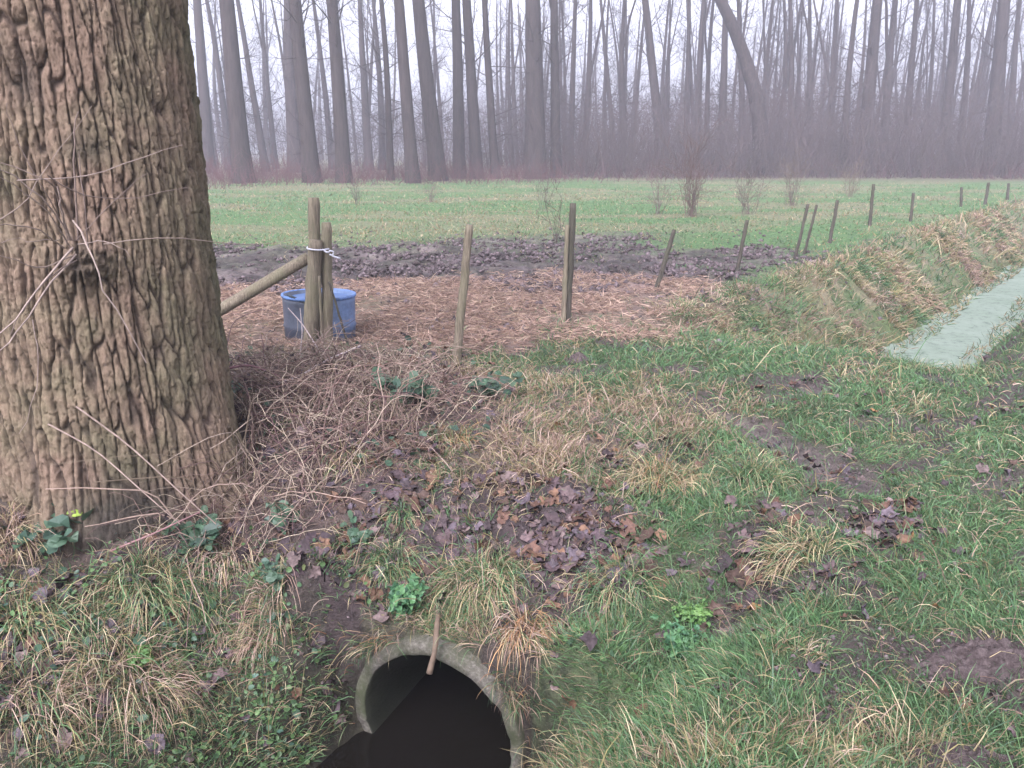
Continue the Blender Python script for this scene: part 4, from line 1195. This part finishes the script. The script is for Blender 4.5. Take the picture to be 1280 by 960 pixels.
V, Q, T, C = blades(np.stack([x_, y_, height(x_, y_) + rng.uniform(.0, .03, n_)], 1), d_, rng.uniform(.04, .16, n_), rng.uniform(.004, .010, n_), rng.uniform(.1, .6, n_), np.asarray(STRAWPAL)[rng.choice(6, n_)] * rng.uniform(.6, 1.3, n_)[:, None], 2)
tag(link('straw_litter', mesh('straw_litter', V, Q, T, C), M_grass), kind='stuff')

def lsp(l, s): return np.array([[P0[0] + BX[0] * a + AX[0] * b, P0[1] + BX[1] * a + AX[1] * b] for a, b in zip(l, s)])
SIDE = [lsp([-1.25, -.3, -.36, -1.25], [-.7, -.7, .25, .25]), lsp([.4, 1.1, 1.1, .4], [-.5, -.5, .2, .2])]
scatter_leaves('ground_cover', SIDE, 12000, .010, .030, [[.055, .105, .038], [.07, .13, .045], [.045, .085, .045], [.10, .12, .05]], 'round', .03, .2, .6, M_leaf)
scatter_leaves('leaf_litter', SIDE, 260, .04, .10, LEAFPAL, 'lobed', .03, .3, .4)
# ground cover at the lower left: small round leaves and moss
COVER = gpoly([(245, 890), (330, 865), (380, 830), (440, 845), (445, 925), (400, 960), (60, 960), (100, 945)])
GP = [[.060, .115, .040], [.075, .145, .050], [.050, .095, .045], [.09, .15, .055]]
scatter_leaves('ground_cover', [COVER], 16000, .010, .028, GP, 'round', .045, .2, .5, M_leaf)
scatter_leaves('ground_cover', [LEFTB], 11000, .012, .030, GP + [[.05, .095, .07]], 'round', .07, .2, .5, M_leaf, lambda x, y: sstep(.5, .68, fbm(x * 5, y * 5, 3, 404) * .5 + .5))

# ------------------------------------------------------------------ leafy plants
def plant(name, b, n, spread_, hh, size, pal, label, cat, kind='ovate', stems=8, pos=None):
    p = ground(*b) if pos is None else pos
    root = bpy.data.objects.new(name, None); COL.objects.link(root); root.location = p
    a = rng.uniform(0, 2 * pi, stems); Ls = hh * rng.uniform(.6, 1.15, stems)
    d = np.stack([np.cos(a) * spread_, np.sin(a) * spread_, np.full(stems, hh)], 1) * rng.uniform(.3, 1.1, (stems, 1)); d[:, 2] = Ls
    t = np.linspace(0, 1, 6)
    P = d[:, None, :] * t[None, :, None]; P[:, :, 2] = Ls[:, None] * (t - .35 * t * t)[None] * 1.4
    P[:, 0, 2] -= .03
    pal = np.asarray(pal)
    V, Q, C = tubes(P, np.tile(np.linspace(.0028, .0012, 6), (stems, 1)), 5, pal[rng.choice(len(pal), stems)] * .8)
    link('stems', mesh('stems', V, Q, None, C), M_cane, root)
    i = rng.integers(0, stems, n); tt = rng.uniform(.3, 1.0, n); k = np.clip((tt * 5).astype(int), 0, 4)
    base = P[i, k] + (P[i, k + 1] - P[i, k]) * (tt * 5 - k)[:, None] + rng.normal(0, .012, (n, 3))
    nr = np.array([0, -.25, .9]) + rng.normal(0, .35, (n, 3))
    V, T, C = leaves(base, nr, rng.uniform(0, 2 * pi, n), size * rng.uniform(.6, 1.25, n), pal[rng.choice(len(pal), n)] * rng.uniform(.75, 1.25, n)[:, None], kind, .3, .3)
    link('foliage', mesh('foliage', V, None, T, C, False), M_leaf, root)
    tag(root, label, cat)
FR = [[.055, .135, .055], [.045, .115, .055], [.075, .165, .065]]
LG = [[.085, .175, .05], [.11, .20, .055]]
DKG = [[.040, .080, .045], [.050, .095, .055], [.035, .068, .045], [.06, .10, .06]]
plant('cow_parsley', (858, 818), 520, .14, .08, .030, FR, 'low feathery dark green plant on the slope right of the pipe', 'plant', stems=26)
plant('cow_parsley', (868, 778), 200, .08, .06, .026, LG, 'bright yellow green plant just behind the feathery dark one', 'plant', stems=12)
plant('nettle', (505, 768), 150, .07, .14, .045, FR, 'fresh green nettle growing above the left of the pipe rim', 'plant', stems=8)
plant('nettle', (175, 842), 130, .05, .10, .030, LG, 'bright green sprig on top of the largest straw tussock', 'plant', stems=8)
plant('bramble_plant', (75, 690), 34, .13, .20, .080, DKG, 'dark bramble leaves against the foot of the big trunk, at the far left', 'bramble', 'round', 7)
plant('bramble_plant', (245, 690), 44, .16, .14, .075, DKG, 'dark bramble leaves right of the scarred trunk foot', 'bramble', 'round', 8)
plant('bramble_plant', (360, 655), 16, .10, .10, .075, DKG, 'small bramble sprig with broad leaves on the leaf slope', 'bramble', 'round', 5)
plant('bramble_plant', (520, 505), 70, .25, .20, .085, DKG, 'large patch of dark bramble leaves left of the lone leaning post', 'bramble', 'round', 12)
plant('bramble_plant', (612, 500), 46, .18, .17, .075, DKG, 'dark bramble leaves right of the lone leaning post', 'bramble', 'round', 9)
plant('bramble_plant', (445, 680), 20, .11, .09, .055, DKG, 'few dark bramble leaves above the dark earth left of the pipe', 'bramble', 'round', 6)
plant('bramble_plant', (345, 735), 60, .10, .12, .040, DKG, 'small leaved dark plant above the hanging pinkish tussock', 'bramble', 'round', 8)
plant('bramble_plant', (300, 500), 26, .14, .14, .065, DKG, 'dark bramble leaves against the right side of the big trunk', 'bramble', 'round', 6)
yl = ground(88, 690); yl = yl + np.array([0, .03, .17])
V, T, C = leaves(np.zeros((3, 3)) + rng.normal(0, .015, (3, 3)), np.array([[.1, -.8, .5]] * 3), np.array([.3, 2.2, 4.2]), np.array([.05, .045, .04]), np.array([[.20, .28, .04]] * 3), 'round', .2, .2)
o = link('yellow_leaf', mesh('yellow_leaf', V, None, T, C, False), M_leaf); o.location = yl; tag(o, 'bright yellow green leaf above the dark bramble leaves at the trunk foot', 'leaf')

# ------------------------------------------------------------------ bramble thicket of bare canes
def canes(n, poly, hmin, hmax, Lmin, Lmax, pal, rmin, rmax, K=9):
    lo = poly.min(0); hi = poly.max(0)
    x = rng.uniform(lo[0], hi[0], n * 4); y = rng.uniform(lo[1], hi[1], n * 4)
    k = inpoly(x, y, poly) & ~in_trunk(x, y); x = x[k][:n]; y = y[k][:n]; N = len(x)
    a = rng.uniform(0, 2 * pi, N); L = rng.uniform(Lmin, Lmax, N); H = rng.uniform(hmin, hmax, N)
    t = np.linspace(0, 1, K)[None]
    px = x[:, None] + np.cos(a)[:, None] * L[:, None] * t; py = y[:, None] + np.sin(a)[:, None] * L[:, None] * t
    z0 = height(x, y, False); z1 = height(px[:, -1], py[:, -1], False) + rng.uniform(0, .12, N)
    q = rng.uniform(.5, 1.0, N)[:, None]
    pz = z0[:, None] * (1 - t) + z1[:, None] * t + H[:, None] * 4 * t * (1 - t * q) * .9
    P = np.stack([px, py, pz], -1) + rng.normal(0, .012, (N, K, 3)).cumsum(1)
    hb = height(P[:, :, 0], P[:, :, 1], False)
    P[:, :, 2] = np.maximum(P[:, :, 2], hb + .004)
    dd = np.hypot(P[:, :, 0] - TC[0], P[:, :, 1] - TC[1]); f = np.maximum(1, .70 / np.maximum(dd, .01))
    P[:, :, 0] = TC[0] + (P[:, :, 0] - TC[0]) * f; P[:, :, 1] = TC[1] + (P[:, :, 1] - TC[1]) * f
    R = rng.uniform(rmin, rmax, N)[:, None] * np.linspace(1, .45, K)[None]
    pal = np.asarray(pal)
    return tubes(P, R, 5, pal[rng.choice(len(pal), N)] * rng.uniform(.7, 1.25, N)[:, None])
CANE = [[.130, .082, .070], [.17, .112, .092], [.22, .158, .125], [.085, .047, .046], [.29, .225, .175], [.12, .09, .062]]
root = bpy.data.objects.new('bramble_thicket', None); COL.objects.link(root)
rp = ground(410, 540); root.location = rp
CP1 = gpoly([(285, 478), (330, 462), (470, 462), (535, 480), (550, 505), (480, 560), (430, 600), (360, 640), (220, 680), (250, 600), (300, 560)])
CP2 = gpoly([(300, 458), (420, 455), (530, 470), (600, 495), (600, 520), (480, 600), (380, 680), (150, 700), (230, 640), (290, 540)])
for nm, args in (('canes', (430, CP1, .03, .20, .18, .72, CANE, .0024, .0052)), ('dead_stems', (1250, CP2, .02, .15, .10, .5, CANE + [[.42, .34, .25]], .0011, .0027))):
    V, Q, C = canes(*args)
    link(nm, mesh(nm, V - rp, Q, None, C), M_cane, root)
tag(root, 'tangled thicket of bare reddish bramble canes between the big trunk and the fence', 'bramble thicket')
# a few single thick pale sticks that stand out in the tangle
def stick(pts, Y, r, col, label):
    p = np.array([at_y(a, b, y) for (a, b), y in zip(pts, Y)])
    t = np.linspace(0, len(p) - 1, 12); i = np.arange(len(p)); q = np.stack([np.interp(t, i, p[:, j]) for j in range(3)], 1)
    q[1:-1] = .25 * q[:-2] + .5 * q[1:-1] + .25 * q[2:]
    V, Q, C = tubes(q[None], np.linspace(r, r * .6, 12)[None], 6, np.array([col]))
    o = link('bare_stick', mesh('bare_stick', V - q[0], Q, None, C), M_cane); o.location = q[0]
    tag(o, label, 'stick', 'loose sticks in the brambles')
stick([(285, 592), (330, 548), (362, 520), (380, 505)], [4.35, 4.45, 4.55, 4.6], .008, (.50, .42, .38), 'palest thick stick rising from the trunk foot into the brambles')
stick([(348, 480), (380, 468), (402, 453), (450, 432)], [4.9, 5.0, 5.1, 5.3], .009, (.42, .35, .34), 'pale forked stick lying across the top of the brambles')
stick([(280, 462), (310, 455), (350, 470), (372, 500)], [4.7, 4.75, 4.8, 4.8], .008, (.16, .075, .085), 'dark red arching cane beside the right edge of the trunk')
stick([(95, 508), (160, 555), (230, 620), (270, 655)], [3.28, 3.3, 3.3, 3.35], .004, (.27, .20, .165), 'long thin cane lying slanted across the trunk foot, the upper of two')
stick([(60, 530), (120, 562), (190, 625), (225, 655)], [3.25, 3.25, 3.2, 3.25], .0035, (.27, .20, .165), 'long thin cane lying slanted across the trunk foot, the lower of two')
stick([(375, 445), (378, 415), (375, 385)], [5.6, 5.65, 5.7], .005, (.45, .38, .36), 'thin pale upright stem in front of the blue tub')
stick([(400, 440), (378, 405), (360, 385)], [5.5, 5.6, 5.7], .005, (.45, .36, .34), 'thin pale slanting stem in front of the blue tub')
stick([(415, 468), (430, 442), (452, 433)], [5.0, 5.1, 5.2], .006, (.08, .055, .06), 'dark bent twig at the foot of the blue tub')
stick([(282, 440), (290, 400), (330, 385), (348, 394)], [4.9, 5.0, 5.1, 5.1], .004, (.20, .13, .12), 'thin brown twig bending beside the slanting brace pole')
stick([(135, 690), (190, 668), (250, 640)], [3.3, 3.35, 3.5], .006, (.20, .11, .11), 'reddish fallen twig at the foot of the scarred trunk')

# ------------------------------------------------------------------ molehills and clods
def mound(b, rx, ry, h, label, cat='molehill', name='molehill', seed=1):
    p = ground(*b); n = 46
    t = np.linspace(-1, 1, n); A, B = np.meshgrid(t, t)
    x = A * rx; y = B * ry; q = np.hypot(A, B)
    z = h * np.clip(1 - q ** 2, -0.4, 1) * (.75 + .5 * vnoise(A * 2.2, B * 2.2, seed)) + .040 * fbm(A * 7, B * 7, 4, seed + 3) * (q < 1.05) - .02
    z = z + (height(p[0] + x, p[1] + y) - p[2])
    V = np.stack([x, y, z], -1).reshape(-1, 3)
    i = np.arange(n * n).reshape(n, n)
    Q = np.stack([i[:-1, :-1], i[:-1, 1:], i[1:, 1:], i[1:, :-1]], -1).reshape(-1, 4)
    Q = Q[(q.ravel()[Q].max(1) < 1.06)]
    o = link(name, mesh(name, V, Q), M_soil); o.location = p
    tag(o, label, cat)
mound((1235, 832), .28, .13, .06, 'larger bare grey brown molehill in the grass at the right edge', seed=4)
mound((1195, 962), .22, .09, .05, 'bare molehill in the grass at the bottom edge of the photo', seed=9)
mound((722, 452), .12, .10, .07, 'small dark clod of earth on the worn turf behind the crest', 'clod', 'earth_clod', seed=12)
mound((1030, 905), .10, .06, .035, 'small dark clod half hidden in the grass below the larger molehill', 'clod', 'earth_clod', seed=15)
# shallow puddles in the mud
# ------------------------------------------------------------------ light, haze, world
w = bpy.data.worlds.new('World'); scene.world = w; w.use_nodes = True
nt = w.node_tree; bg = nt.nodes['Background']
sky = nt.nodes.new('ShaderNodeTexSky'); sky.sky_type = 'NISHITA'; sky.sun_disc = False
SE, SR = radians(48), radians(200)
sky.sun_elevation = SE; sky.sun_rotation = SR
sky.air_density = 1.0; sky.dust_density = 6.0; sky.ozone_density = 1.0
hs = nt.nodes.new('ShaderNodeHueSaturation'); hs.inputs['Saturation'].default_value = .12
nt.links.new(sky.outputs[0], hs.inputs['Color'])
mx = mult(nt, hs.outputs[0], (.945, .945, 1.11))
nt.links.new(mx, bg.inputs['Color']); bg.inputs['Strength'].default_value = 0.15
sd = bpy.data.lights.new('sun', 'SUN'); sd.energy = 0.9; sd.angle = radians(25); sd.color = (1, .97, .95)
so = bpy.data.objects.new('sun', sd); COL.objects.link(so)
so.rotation_euler = (pi / 2 - SE, 0, pi - SR + 0.0)
so.location = (0, -5, 30)

hz, nt, b = mat_new('haze')
nt.nodes.remove(b)
pv = nt.nodes.new('ShaderNodeVolumePrincipled'); pv.inputs['Color'].default_value = (.88, .90, 1.0, 1); pv.inputs['Density'].default_value = 0.0030
pv.inputs['Anisotropy'].default_value = 0.2
nt.links.new(pv.outputs[0], nt.nodes['Material Output'].inputs['Volume'])
x0, x1, y0, y1, z0, z1 = -320, 320, -70, 480, -3.2, 30
vv = [(x, y, z) for x in (x0, x1) for y in (y0, y1) for z in (z0, z1)]
qq = [(0, 1, 3, 2), (4, 6, 7, 5), (0, 4, 5, 1), (2, 3, 7, 6), (0, 2, 6, 4), (1, 5, 7, 3)]
o = link('haze', mesh('haze', vv, qq, smooth=False), hz); tag(o, kind='stuff')

vs = scene.view_settings
vs.view_transform = 'Standard'; vs.look = 'None'; vs.gamma = 1.0; vs.use_curve_mapping = False
vs.exposure = 1.68
cy = scene.cycles
cy.use_denoising = True
cy.max_bounces = 8; cy.diffuse_bounces = 3; cy.glossy_bounces = 2; cy.transmission_bounces = 2; cy.volume_bounces = 5; cy.transparent_max_bounces = 4
cy.use_adaptive_sampling = True
